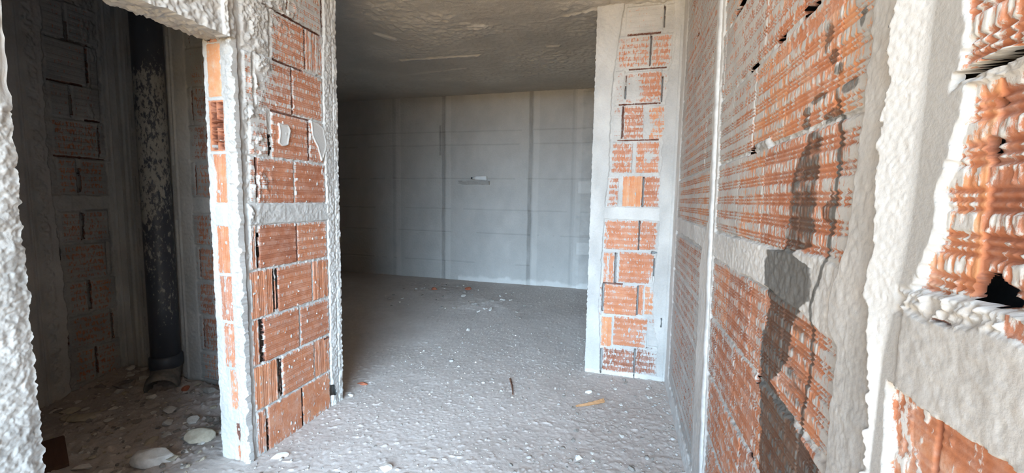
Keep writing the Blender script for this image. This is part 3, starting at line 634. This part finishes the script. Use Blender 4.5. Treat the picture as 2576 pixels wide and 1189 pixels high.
# ---- back wall of the big dark room
def wall_back():
    us = steps((-5.6, -4.4, .03), (-4.4, -.40, .008), (-.40, .40, .03)); zs = steps((-.1, 2.95, .008))
    p = Panel(us, zs, 29); U, Z = p.U, p.Z
    p.cem(U + 90, .004, .46, 0, 20, .0012, 1, tvar=.08)
    for z0 in (.80, 1.15, 1.605, 2.10, 2.295, .35):
        ml = sm(.012, .002, np.abs(Z - z0 + .006 * (fbm(U * 5, U * 0, 3, int(z0 * 9)) - .5))) * (fbm(U * 2.2, Z * 0 + z0, 3, 44) > .40); p.h += -.007 * ml; p.tone += -.10 * ml
    # vertical screed strips: a dark groove, a pale band beside it
    for x0, w, q in ((-2.652, .035, .8), (-1.30, .036, .9), (-3.50, .03, .3), (-.70, .02, .3)):
        j = .012 * (fbm(Z * 6, Z * 0, 3, int(-x0 * 50)) - .5)
        m = q * sm(w, w * .5, np.abs(U - x0 + j)); p.h += -.010 * m; p.tone += -.26 * m * (.4 + fbm(U * 12, Z * 4, 3, 46))
        m = sm(.05, .03, np.abs(U - x0 - .085 + j)); p.h += .004 * m; p.tone += .08 * m
    m = sm(.0, .03, np.minimum(.02 - np.abs(U + 2.70), np.minimum(Z - 1.95, 2.4 - Z)) + .016 * fbm(U * 30, Z * 12, 3, 5)); p.tone -= .3 * m
    # rough toothed margin at the right end
    n = fbm(U * 9, Z * 9, 4, 47); m = sm(-.66, -.56, U + .16 * (n - .5)); p.h += m * (.02 * (fbm(U * 16, Z * 16, 4, 48) - .5) + .012 * (vn(U * 0 + 1, Z * 4.2, 49) > .5)); p.tone += m * .22 * (fbm(U * 8, Z * 8, 3, 50) - .5)
    for z0 in (.55, 1.4): 
        mm = sm(0, .01, np.minimum(np.minimum(U + .62, -.40 - U), np.minimum(Z - z0, z0 + .18 - Z))); p.h += .012 * mm; p.tone += .15 * mm
    # step in the skim coat under the bottle, loose chips near the foot
    for (x0, x1, z0, z1) in [(-2.20, -1.906, 1.523, 1.527), (-1.910, -1.905, 1.523, 1.575), (-2.42, -2.24, 1.53, 1.534)]:
        p.h += -.006 * sm(0, .004, np.minimum(np.minimum(U - x0 + .004, x1 + .004 - U), np.minimum(Z - z0 + .004, z1 + .004 - Z)))
    p.tone += .25 * sm(0, .05, .16 - Z + .1 * (fbm(U * 8, Z * 8, 3, 51) - .5)) * (U > -2.4)
    a = Acc(); p.put(a, (0, YB, 0), (1, 0, 0), (0, -1, 0), .06)
    a.box(-9.7, .6, YB + .05, YB + .2, -.1, 3.1)
    # little cement ledge left where a form tie came out
    v = Acc()
    a.make('wall_back', M_WALL, 'smooth grey plastered back wall with vertical screed lines')

def plain_walls():
    a = Acc(); a.box(-9.7, -9.5, YP1 - .1, YB + .2, -.1, 3.1, .0); a.make('wall_far_left', M_WALL, 'dark-toned end wall of the back room, out of view to the left')  # unseen wall, placed far off and toned dark to cut bounce light
    a = Acc(); a.box(-5.2, -5.05, .15, YP1, -.1, 3.1); a.make('wall_left_outer', M_WALL, 'unlit wall closing the dark gap beyond the small room')
    # the front of the building: the hall is open to the terrace the photographer stands on
    a = Acc(); a.box(-5.2, XJ + .02, FL - .15, FL, -.1, 3.1)
    a.make('wall_front', M_WALL, 'outer wall of the small room, left of and behind the camera')

# ---- floor: trodden dirt over concrete, rubble heaped in the small room
STONES = []
def floor_base(x, y):
    x = np.asarray(x, float); y = np.asarray(y, float)
    h = .026 * np.maximum(0, y - 3.04)
    h = h + .018 * (fbm(x * 1.6 + 4, y * 1.6, 4, 201) - .5)
    rm = sm(-1.86, -2.2, x) * sm(2.0, 1.95, y)
    mound = .09 * np.exp(-(((x + 3.25) / .42) ** 2 + ((y - 1.95) / .30) ** 2)) + .035 * np.exp(-(((x + 2.55) / .5) ** 2 + ((y - 1.9) / .18) ** 2))
    h = h + rm * (mound + .05 * (fbm(x * 6, y * 6, 4, 202) - .45))
    back = np.exp(-(((x + 2.5) / .6) ** 2 + ((y - 5.0) / .45) ** 2)) + .8 * np.exp(-(((x + 1.5) / .5) ** 2 + ((y - 4.5) / .3) ** 2))
    return h + .035 * back * (fbm(x * 7, y * 7, 4, 203))
def floor():
    xs = steps((-5.5, -3.7, .03), (-3.7, -1.75, .007), (-1.75, .36, .0055), (.36, .4, .04)); ys = steps((FC, .9, .04), (.9, 2.4, .0055), (2.4, 3.2, .008), (3.2, YB + .02, .014))
    X, Y = np.meshgrid(xs, ys)
    h = floor_base(X, Y)
    g = fbm(X * 34, Y * 34, 4, 205); g2 = fbm(X * 110, Y * 110, 2, 206)
    rm = sm(-1.86, -2.2, X) * sm(2.0, 1.95, Y)
    gr = .0016 + .007 * rm + .003 * sm(-.5, .2, X) * sm(3.2, 2.4, Y)
    h = h + gr * (g - .5) * 2 + .0014 * (g2 - .5) * 2
    crumbs = np.maximum(0, vn(X * 60, Y * 60, 207) - .78) * (.03 + .04 * rm); h = h + crumbs
    edge = np.minimum(np.minimum(np.abs(XR - X), np.hypot(np.maximum(0, XS - X), Y - YS) + 9 * (Y > YS + .2)), 9)
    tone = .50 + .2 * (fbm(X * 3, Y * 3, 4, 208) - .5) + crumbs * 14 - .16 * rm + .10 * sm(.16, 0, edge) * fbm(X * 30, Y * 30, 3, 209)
    pale = np.exp(-(((X + 1.5) / .45) ** 2 + ((Y - 4.5) / .3) ** 2)); tone = tone + .25 * pale * (fbm(X * 16, Y * 16, 4, 210) - .35)
    redd = np.exp(-(((X + 2.3) / .5) ** 2 + ((Y - 5.0) / .3) ** 2)); tone = tone - .22 * redd
    V = np.stack([X, Y, h], -1).reshape(-1, 3); ny, nx = X.shape; idx = np.arange(nx * ny).reshape(ny, nx)
    F = np.stack([idx[:-1, :-1], idx[:-1, 1:], idx[1:, 1:], idx[1:, :-1]], -1).reshape(-1, 4)
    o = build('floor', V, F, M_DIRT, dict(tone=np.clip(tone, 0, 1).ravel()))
    tag(o, 'dusty grey dirt floor strewn with crumbs of mortar', 'floor', kind='structure')
    # concrete slab below
    a = Acc(); a.box(-9.7, .6, FC, YB + .2, -.30, -.07)
    s = a.make('floor_slab', M_WALL, 'concrete slab under the dirt', 'floor')
    return
def ceiling():
    xs = steps((-5.5, -3.6, .03), (-3.6, .36, .009), (.36, .4, .04)); ys = steps((FC, 2.3, .03), (2.3, 4.6, .009), (4.6, YB + .02, .014))
    X, Y = np.meshgrid(xs, ys)
    h = ceil_z(Y)
    n = fbm(X * 28, Y * 28, 4, 221); patch = fbm(X * 1.3, Y * 1.9, 4, 222)
    h = h - .016 * sm(.40, .58, patch) * (n - .2) - .006 * (n - .5) - .004 * (fbm(X * 75, Y * 75, 3, 226) - .5)
    tone = .46 + .35 * (patch - .5)
    def ridge(x0, y0, x1, y1, w, a, wob=.03):
        ex, ey = x1 - x0, y1 - y0; L = math.hypot(ex, ey); t = np.clip(((X - x0) * ex + (Y - y0) * ey) / L ** 2, 0, 1)
        d = np.hypot(X - x0 - t * ex, Y - y0 - t * ey) + wob * (fbm(X * 5, Y * 5, 3, 223) - .5) * 2
        return a * np.exp(-(d / w) ** 2) * sm(0, .06, t) * sm(1, .94, t)
    rs = ridge(-2.32, 3.837, -1.40, 3.893, .010, .014, .012) + ridge(-2.10, 3.08, -2.0, 3.30, .018, .014) + ridge(-.75, 3.80, -.62, 3.83, .012, .012) + ridge(-.82, 4.1, -.62, 4.08, .012, .010) + ridge(-.62, 3.2, -.2, 3.06, .012, .012) + ridge(-1.3, 3.18, -.6, 3.22, .02, .008, .05) + ridge(-2.6, 4.4, -1.7, 4.3, .02, .008, .05)
    h = h - rs; tone = tone + rs * 22
    m = ridge(-.22, 3.12, .3, 3.0, .05, 1., .03); h = h - .02 * m * fbm(X * 30, Y * 30, 3, 225); tone = tone + .2 * m
    V = np.stack([X, Y, h], -1).reshape(-1, 3); ny, nx = X.shape; idx = np.arange(nx * ny).reshape(ny, nx)
    F = np.stack([idx[:-1, :-1], idx[1:, :-1], idx[1:, 1:], idx[:-1, 1:]], -1).reshape(-1, 4)
    o = build('ceiling', V, F, M_CEIL, dict(tone=np.clip(tone, 0, 1).ravel()))
    tag(o, 'bare concrete ceiling with trowel ridges', 'ceiling', kind='structure')
    a = Acc(); a.box(-9.7, .6, FC, YB + .2, 3.0, 3.2); a.make('ceiling_slab', M_WALL, 'concrete slab above the ceiling coat', 'ceiling')

# ---- screed rails
def rail(name, p0, p1, w, t, nd, label):
    """half-round strip of cement from p0 to p1 standing proud of the wall along nd"""
    p0, p1, nd = Vector(p0), Vector(p1), Vector(nd); ax = (p1 - p0); L = ax.length; ax.normalize(); sd = ax.cross(nd).normalized()
    n = int(L / .012); V = []; k = 7
    for i in range(n + 1):
        c = p0 + ax * (L * i / n); z = L * i / n
        ww = w * (1 + .12 * (float(vn(z * 14, 0., 5)) - .5)); tt = t * (1 + .25 * (float(vn(z * 25, 2., 6)) - .5))
        for j in range(k):
            a = math.pi * j / (k - 1)
            V.append(c + sd * (math.cos(a) * ww / 2) + nd * (tt * math.sin(a) ** .6 - .004))
    F = [(i * k + j, i * k + j + 1, (i + 1) * k + j + 1, (i + 1) * k + j) for i in range(n) for j in range(k - 1)]
    F += [tuple(range(k)), tuple(range(n * k + k - 1, n * k - 1, -1))]
    tag(build(name, V, F, M_RAIL, smooth=True), label, 'trim', kind='structure')

wall_right(); wall_return(); wall_left(); wall_near_left(); wall_small_back(); wall_small_left(); wall_back()
plain_walls(); floor(); ceiling()
rail('trim_2', (XR - .004, 1.657, -.02), (XR - .004, 1.657 + .0855 * 2.69, 2.69), .042, .016, (-1, 0, 0), 'pale upright screed rail standing proud of the right wall')

# ------------------------------------------------------------------ loose things
def ico(sub):
    import bmesh
    bm = bmesh.new(); bmesh.ops.create_icosphere(bm, subdivisions=sub, radius=1.0)
    V = np.array([v.co[:] for v in bm.verts]); F = np.array([[v.index for v in f.verts] for f in bm.faces]); bm.free(); return V, F
ICO3 = ico(4); ICO1 = ico(1)
def chunk_mesh(sx, sy, sz, seed, cuts=9):
    r = np.random.default_rng(seed); V = ICO3[0].copy()
    for _ in range(cuts):
        n = r.normal(size=3); n /= np.linalg.norm(n); d = r.uniform(.42, .82)
        V -= np.maximum(0, V @ n - d)[:, None] * n
    V += V * (.10 * (fbm(V[:, 0] * 3 + V[:, 2], V[:, 1] * 3, 3, seed) - .5))[:, None] + .035 * (np.stack([vn(V[:, 1] * 9, V[:, 2] * 9, seed + k) for k in range(3)], -1) - .5)
    V = V / np.abs(V).max(0) * np.array([sx, sy, sz]) / 2
    V[:, 2] -= V[:, 2].min(); return V
def stone(name, x, y, size, mat, label, cat, seed, rot=None, tilt=0., group=None, sink=.25, smooth=False):
    V = chunk_mesh(*size, seed)
    o = build(name, V, ICO3[1], mat, smooth=smooth)
    z = float(floor_base(x, y)); o.location = (x, y, z - size[2] * sink * .5)
    o.rotation_euler = (tilt, 0, seed * 1.7 if rot is None else rot)
    return tag(o, label, cat, group)

# large single pieces in the small room
stone('plaster_slab', -2.14, 1.33, (.20, .115, .085), M_PLAST, 'largest pale plaster slab on the small room floor, nearest the doorway', 'rubble', 3, .55, .15)
stone('mortar_slab', -2.11, 1.515, (.15, .095, .075), M_TAN, 'second largest tan mortar slab, lying near the brick jamb', 'rubble', 9, .45, .2)
stone('plaster_lump', -2.305, 1.63, (.080, .055, .04), M_PLAST, 'rounded white plaster lump behind the tan mortar slab', 'rubble', 14, .2)
stone('plaster_lump', -2.54, 1.665, (.125, .07, .045), M_PLAST, 'wedge-shaped pale lump in the middle of the small room rubble', 'rubble', 21, -.3)
stone('mortar_crumb', -2.075, 1.355, (.07, .055, .035), M_TAN, 'knobbly yellowish mortar crumb beside the largest plaster slab', 'rubble', 27, .6)
stone('plaster_lump', -2.41, 1.19, (.085, .045, .035), M_PLAST, 'pale oblong lump near the bottom left of the small room floor', 'rubble', 31, .5)
stone('mortar_lump', -3.09, 1.50, (.115, .06, .035), M_TAN, 'flat tan lump in the dark left of the small room', 'rubble', 33, .4)
stone('mortar_slab', -2.95, 1.485, (.17, .12, .05), M_TAN, 'broad olive-tan mortar slab right of the flat tan lump', 'rubble', 37, .3)
stone('mortar_lump', -3.05, 1.75, (.13, .08, .05), M_GREY, 'grey mortar lump below the cement column in the small room', 'rubble', 41, .5)
stone('plaster_shard', -2.765, 1.715, (.055, .04, .05), M_PLAST, 'pointed plaster shard standing up left of the middle lump', 'rubble', 45, .5, .3)
stone('mortar_lump', -2.50, 1.885, (.12, .07, .05), M_GREY, 'grey-green lump at the foot of the small room back wall', 'rubble', 47, .2)
stone('plaster_flake', -2.095, 1.59, (.13, .035, .012), M_PLAST, 'thin flat flake between the tan slab and the jamb', 'rubble', 51, .6, .2)
stone('terracotta_shard', -2.66, 1.84, (.06, .045, .03), M_RED, 'small red brick shard near the pipe fitting', 'shard', 53)
# single pieces on the hall floor
stone('plaster_flake', -1.60, 1.525, (.085, .040, .014), M_WHITE, 'white triangular flake lying at the foot of the brick pier', 'rubble', 61, .8, .3)
stone('plaster_flake', -1.535, 1.505, (.055, .012, .006), M_WHITE, 'narrow white sliver beside the triangular flake', 'rubble', 62, .3)
stone('plaster_lump', -1.665, 2.16, (.045, .03, .018), M_WHITE, 'white lump at the far foot of the brick pier', 'rubble', 63)
stone('terracotta_shard', -1.70, 2.33, (.085, .03, .022), M_RED, 'reddish shard just past the far corner of the pier', 'shard', 64, .3)
stone('plaster_lump', -1.05, 1.60, (.065, .045, .03), M_PLAST, 'pale lump with tan side at the middle of the bottom border', 'rubble', 65, .2)
stone('plaster_lump', -.17, 2.69, (.06, .035, .03), M_WHITE, 'white lump on the floor left of the return wall, behind the wood offcut', 'rubble', 66, .4)
stone('plaster_lump', -.166, 1.95, (.045, .035, .025), M_WHITE, 'white lump on the open floor below the wood offcut', 'rubble', 67, .4)
stone('plaster_lump', -1.423, 3.60, (.05, .04, .035), M_PLAST, 'lone pale lump far out on the back room floor', 'rubble', 68)
stone('terracotta_shard', -2.0, 5.07, (.11, .07, .05), M_RED, 'dark red brick bit in the debris before the back wall', 'shard', 69, sink=.1)
stone('terracotta_shard', -2.42, 4.88, (.12, .05, .04), M_RED, 'brownish brick bit left of the dark red one in the far debris', 'shard', 70, sink=.1)

def scatter(n, box, lo, hi, name, label, cat, group, mats, seed, flat=.55, avoid=None):
    r = np.random.default_rng(seed); protos = [chunk_mesh(1, .75, flat, seed + k) for k in range(5)]; meshes = {}
    for i in range(n):
        x = r.uniform(box[0], box[1]); y = r.uniform(box[2], box[3])
        if avoid and avoid(x, y): continue
        k = r.integers(5); mt = mats[r.integers(len(mats))]
        key = (k, mt.name)
        if key not in meshes:
            o = build(name, protos[k], ICO3[1], mt, smooth=False); meshes[key] = o.data
        else:
            o = bpy.data.objects.new(name, meshes[key]); COL.objects.link(o)
        s = lo * (hi / lo) ** (r.random() ** 1.8)
        o.scale = (s, s * r.uniform(.7, 1.1), s * r.uniform(.6, 1.1)); o.rotation_euler = (0, 0, r.uniform(0, 6.28))
        o.location = (x, y, float(floor_base(x, y)) - s * .12)
        tag(o, label, cat, group)
PIPE_XY = (-2.886, 1.885)
def near_pipe(x, y): return math.hypot(x - PIPE_XY[0], y - PIPE_XY[1] + .05) < .14
scatter(270, (-3.28, -1.95, 1.40, 1.94), .018, .075, 'mortar_crumb', 'small dull mortar crumb in the rubble covering the small room floor', 'rubble', 'mortar crumbs heaped in the small room', [M_GREY, M_TAN, M_PLAST, M_PLAST], 101, avoid=near_pipe)
scatter(110, (-2.9, -1.92, 1.08, 1.42), .014, .040, 'plaster_crumb', 'small plaster crumb on the bare part of the small room floor', 'rubble', 'plaster crumbs inside the doorway', [M_GREY, M_TAN, M_PLAST], 103)
scatter(170, (-.60, .30, 1.55, 2.98), .010, .040, 'mortar_pebble', 'small mortar pebble strewn over the hall floor towards the right wall', 'rubble', 'mortar pebbles on the right of the hall floor', [M_GREY, M_GREY, M_PLAST], 105)
scatter(70, (-1.65, -.6, 1.45, 3.4), .008, .026, 'plaster_crumb', 'tiny pale plaster crumb on the open hall floor', 'rubble', 'plaster crumbs on the hall floor', [M_GREY, M_PLAST, M_WHITE], 107)
scatter(70, (-2.9, -1.0, 4.1, 5.3), .025, .08, 'debris_lump', 'pale debris lump lying before the back wall', 'rubble', 'debris lumps in the back room', [M_GREY, M_GREY, M_PLAST], 109)

def gravel():
    r = np.random.default_rng(5); n = 3600; b, f = ICO1; nv = len(b)
    x = r.uniform(-1.68, .33, n); y = 1.2 + 2.6 * r.random(n) ** 1.3
    w = np.where(r.random(n) < .35); x[w] = .33 - .7 * r.random(len(w[0])) ** 2
    s = .0022 * np.exp(r.normal(0, .5, n)) * 1.3
    ok = ~((y > YS - .02) & (x > XS - .02)); x, y, s = x[ok], y[ok], s[ok]; n = len(x)
    z = floor_base(x, y) + s * .2
    a = r.uniform(0, 6.28, n); sc = np.stack([s * r.uniform(.8, 1.8, n), s * r.uniform(.7, 1.2, n), s * r.uniform(.5, .9, n)], -1)
    P = b[None] * (1 + .35 * (r.random((n, nv, 1)) - .5)) * sc[:, None, :]
    ca, sa = np.cos(a)[:, None], np.sin(a)[:, None]
    V = np.stack([P[..., 0] * ca - P[..., 1] * sa + x[:, None], P[..., 0] * sa + P[..., 1] * ca + y[:, None], P[..., 2] + z[:, None]], -1).reshape(-1, 3)
    F = (f[None] + (np.arange(n) * nv)[:, None, None]).reshape(-1, 3)
    o = build('gravel', V, F, mat_rough('fine_grey_grit', (.22, .195, .17), (.58, .55, .52), 9, .95, .2), smooth=False)
    tag(o, 'fine grit and dust grains strewn all over the dirt floor', 'gravel', kind='stuff')
gravel()

# ---- wood on the hall floor
def prism(name, sec, L, mat, loc, rot, label, cat, taper=.75, bend=.0):
    n = 14; k = len(sec); V = []
    for i in range(n + 1):
        t = i / n; s = 1 - (1 - taper) * t; jx = .0015 * math.sin(i * 2.3); 
        for (a, b) in sec: V.append((L * (t - .5), a * s + jx + bend * math.sin(math.pi * t), b * s + .0008 * math.sin(i * 1.7 + a * 300)))
    F = [(i * k + j, i * k + (j + 1) % k, (i + 1) * k + (j + 1) % k, (i + 1) * k + j) for i in range(n) for j in range(k)] + [tuple(range(k - 1, -1, -1)), tuple(range(n * k, n * k + k))]
    o = build(name, V, F, mat, smooth=False); o.location = loc; o.rotation_euler = rot
    return tag(o, label, cat)
prism('wood_offcut', [(-.016, 0), (.014, 0), (.018, .012), (.004, .026), (-.012, .016)], .20, M_WOOD, (-.155, 2.53, float(floor_base(-.155, 2.53)) + .004), (0, .0, .62 + math.pi), 'split tan wood offcut lying on the floor before the return wall', 'wood', .45, .006)
prism('wood_stick', [(-.006, 0), (.006, 0), (.007, .008), (0, .013), (-.006, .009)], .235, M_DWOOD, (-.70, 2.605, float(floor_base(-.70, 2.605)) + .004), (0, 0, math.atan2(-.213, .079)), 'thin dark stick lying alone in the middle of the hall floor', 'stick', .6, .004)
# ---- dark board at the near jamb
def board():
    import bmesh
    bm = bmesh.new(); bmesh.ops.create_cube(bm, size=1); bmesh.ops.scale(bm, vec=(.34, .13, .022), verts=bm.verts); bmesh.ops.bevel(bm, geom=bm.edges[:], offset=.003, segments=2, affect='EDGES')
    me = bpy.data.meshes.new('board'); bm.to_mesh(me); bm.free(); me.materials.append(M_BOARD)
    o = bpy.data.objects.new('board', me); COL.objects.link(o); o.location = (-2.66, 1.19, float(floor_base(-2.66, 1.19)) + .018); o.rotation_euler = (0, 0, -.42)
    tag(o, 'dark brown wooden board on the small room floor beside the near plastered edge', 'board')
board()

# ---- lathe parts
def lathe(name, prof, mat, parent, seg=40, smooth=True, axis='z', cap=True):
    V = []; 
    for (r, z) in prof:
        for j in range(seg):
            a = 2 * math.pi * j / seg; V.append((r * math.cos(a), r * math.sin(a), z))
    if axis == 'x': V = [(z, x, y) for (x, y, z) in V]
    n = len(prof); F = [(i * seg + j, i * seg + (j + 1) % seg, (i + 1) * seg + (j + 1) % seg, (i + 1) * seg + j) for i in range(n - 1) for j in range(seg)]
    if cap: F += [tuple(range(seg - 1, -1, -1)), tuple(range((n - 1) * seg, n * seg))]
    return build(name, V, F, mat, smooth=smooth, parent=parent)
# drain pipe with its elbow
px, py = PIPE_XY; R = .078
pipe = thing('drain_pipe', (px, py, 0), 'dark grey plastic drain pipe spattered with plaster, standing in the corner of the small room', 'pipe')
lathe('pipe_tube', [(R, .16), (R, .6), (R, 1.255), (R, 1.9), (R, 2.40), (R, 2.68)], M_PIPE, pipe)
lathe('joint_ring', [(R + .0005, 1.236), (R + .0025, 1.238), (R + .0025, 1.243), (R + .0005, 1.245)], M_PIPE, pipe, cap=False)
lathe('socket', [(R + .001, .155), (R + .010, .16), (R + .012, .20), (R + .010, .235), (R + .001, .24)], M_PIPE, pipe, cap=False)
def tube(name, path, rads, mat, parent, seg=36, inner=None):
    pts = [Vector(p) for p in path]; V = []; n = len(pts); ref = Vector((1, 0, 0))
    for i, p in enumerate(pts):
        t = (pts[min(i + 1, n - 1)] - pts[max(i - 1, 0)])
        if i and t.dot(pt) < 0 or t.length < 1e-6: t = -t if t.length > 1e-6 else pt
        t.normalize(); pt = t; b = t.cross(ref).normalized(); a = b.cross(t)
        for j in range(seg):
            th = 2 * math.pi * j / seg; V.append(p + (a * math.cos(th) + b * math.sin(th)) * rads[i])
    F = [(i * seg + j, i * seg + (j + 1) % seg, (i + 1) * seg + (j + 1) % seg, (i + 1) * seg + j) for i in range(n - 1) for j in range(seg)]
    return build(name, V, F, mat, parent=parent)
# elbow bends out of the pipe towards the room and opens with a thick rim
ang = [i / 10 for i in range(11)]
dirx, diry = .66, -.75
path = [(0, 0, .24)]; 
for t in ang:
    a = t * math.radians(62); rr = .11
    path.append((dirx * rr * (1 - math.cos(a)), diry * rr * (1 - math.cos(a)), .19 - rr * math.sin(a)))
last = Vector(path[-1]); td = Vector((dirx * math.sin(math.radians(62)), diry * math.sin(math.radians(62)), -math.cos(math.radians(62))))
out = [last + td * d for d in (.01, .02, .05, .075)]
rim_in = [last + td * d for d in (.075, .03, -.03)]
tube('elbow', path + out + rim_in, [R + .002] * len(path) + [R + .004, R + .011, R + .011, R + .009] + [R - .002, R - .004, R - .006], M_ELBOW, pipe)
pipe.children[-1]['label'] = 'dirty grey-brown open elbow at the foot of the pipe'

# clear bottle lying in a nick of the back wall
def mat_clear():
    m, nt, b = nodes('clear_plastic'); b.inputs['Base Color'].default_value = (.97, .98, .97, 1); b.inputs['Roughness'].default_value = .1
    b.inputs['Transmission Weight'].default_value = .35; b.inputs['IOR'].default_value = 1.4
    n = noise(nt, 30, 2); bump(nt, b, n, .15, .004); return m
BZ = 1.612
bt = thing('plastic_bottle', (-2.06, YB - .034, BZ - .038), 'clear plastic bottle lying on a small ledge of the grey back wall', 'bottle')
bd = lathe('bottle_body', [(.012, -.105), (.0125, -.085), (.014, -.08), (.026, -.062), (.036, -.04), (.037, .0), (.035, .012), (.035, .045), (.037, .055), (.037, .105), (.033, .118), (.02, .122), (.001, .118)], mat_clear(), bt, 32, True, 'x')
cp = lathe('bottle_cap', [(.001, -.124), (.0145, -.124), (.0155, -.120), (.0155, -.104), (.0125, -.102)], mat_rough('dark_cap', (.02, .02, .022), (.05, .05, .055), 20, .5, .1), bt, 24, True, 'x')
for o in (bd, cp): o.location = (0, 0, .038)
def ledge():
    us = steps((-2.42, -1.905, .008)); d = .058
    V = []; n = len(us)
    for u in us:
        j = .008 * (float(vn(u * 30, 0, 3)) - .5); e = min(1, (u + 2.42) / .1, (-1.905 - u) / .012 + .35)
        V += [(u, YB + .01, BZ - .039), (u, YB - d * e, BZ - .0385 + j * .0), (u, YB - d * e + .004, BZ - .046 + j), (u, YB + .0, BZ - .100 + j)]
    F = [(i * 4 + j, i * 4 + (j + 1) % 4, (i + 1) * 4 + (j + 1) % 4, (i + 1) * 4 + j) for i in range(n - 1) for j in range(4)] + [(0, 1, 2, 3), tuple((n - 1) * 4 + k for k in (3, 2, 1, 0))]
    m = mat_rough('ledge_cement', (.33, .32, .30), (.43, .415, .39), 20, .93, .4)
    tag(build('trim_3', V, F, m, smooth=False), 'small cement ledge sticking out of the back wall under the bottle', 'trim', kind='structure')
ledge()

# ------------------------------------------------------------------ outside: sunlit yard, sky, sun
def yard():
    m, nt, b = nodes('sunlit_sandy_ground'); n = noise(nt, .8, 5); nt.links.new(ramp(nt, n, [(.3, (.55, .39, .21)), (.7, (.66, .49, .28))]), b.inputs['Base Color']); b.inputs['Roughness'].default_value = .95
    V = []; k = 24
    xs = np.linspace(-60, 60, k); ys = np.linspace(-80, FC - .05, k)
    for y in ys:
        for x in xs: V.append((x, y, -.45 + .2 * (float(vn(x * .2, y * .2, 8)) - .5)))
    F = [(i * k + j, i * k + j + 1, (i + 1) * k + j + 1, (i + 1) * k + j) for i in range(k - 1) for j in range(k - 1)]
    tag(build('ground_outside', V, F, m), 'sandy sunlit ground outside the building, behind the camera', 'ground', kind='structure')
yard()
SKY, LOBE = 1.6, 16.5
w = bpy.data.worlds.new('sky'); SC.world = w; w.use_nodes = True; nt = w.node_tree; nt.nodes.clear()
wo = nt.nodes.new('ShaderNodeOutputWorld'); bg = nt.nodes.new('ShaderNodeBackground'); nt.links.new(bg.outputs[0], wo.inputs[0])
tc = nt.nodes.new('ShaderNodeTexCoord'); sx = nt.nodes.new('ShaderNodeSeparateXYZ'); nt.links.new(tc.outputs['Generated'], sx.inputs[0])
skyc = ramp(nt, sx.outputs['Z'], [(0., (.54, .77, 1.05)), (.15, (.42, .68, 1.05)), (.5, (.32, .58, 1.05)), (1., (.26, .48, 1.0))])
# bright lobe added to the sky behind the camera to light the back wall
dt = nt.nodes.new('ShaderNodeVectorMath'); dt.operation = 'DOT_PRODUCT'; nt.links.new(tc.outputs['Generated'], dt.inputs[0]); dt.inputs[1].default_value = Vector((.16, -1, .17)).normalized()
lobe = smoothstep(nt, dt.outputs['Value'], .76, .985)
nt.links.new(mix(nt, lobe, skyc, (LOBE * .68, LOBE * .93, LOBE * 1.20)), bg.inputs['Color'])
bg.inputs['Strength'].default_value = SKY
sun = bpy.data.lights.new('sun', 'SUN'); sun.energy = 48; sun.angle = .01; sun.color = (1., .93, .80)
so = bpy.data.objects.new('sun', sun); COL.objects.link(so); so.rotation_euler = Vector((-.75, -.35, -.66)).to_track_quat('-Z', 'Y').to_euler()
# ------------------------------------------------------------------ camera
cam = bpy.data.cameras.new('camera'); co = bpy.data.objects.new('camera', cam); COL.objects.link(co); SC.camera = co
YAW, PITCH, ROLL, FPX = .268, .0904, .0181, 1010.37
from mathutils import Matrix
fw = Vector((-math.sin(YAW) * math.cos(PITCH), math.cos(YAW) * math.cos(PITCH), -math.sin(PITCH)))
r0 = Vector((math.cos(YAW), math.sin(YAW), 0)); u0 = r0.cross(fw)
r = r0 * math.cos(ROLL) + u0 * math.sin(ROLL); u = -r0 * math.sin(ROLL) + u0 * math.cos(ROLL)
mw = Matrix((r, u, -fw)).transposed().to_4x4(); mw.translation = Vector((0, 0, 1.3)); co.matrix_world = mw
cam.sensor_width = 36; cam.sensor_fit = 'HORIZONTAL'; cam.lens = 36 * FPX / 2576; cam.clip_start = .02; cam.clip_end = 300

SC.view_settings.view_transform = 'Standard'; SC.view_settings.look = 'None'; SC.view_settings.exposure = 0.05; SC.view_settings.gamma = 1.0
SC.view_settings.use_curve_mapping = False
SC.cycles.max_bounces = 12; SC.cycles.diffuse_bounces = 8; SC.cycles.sample_clamp_indirect = 8
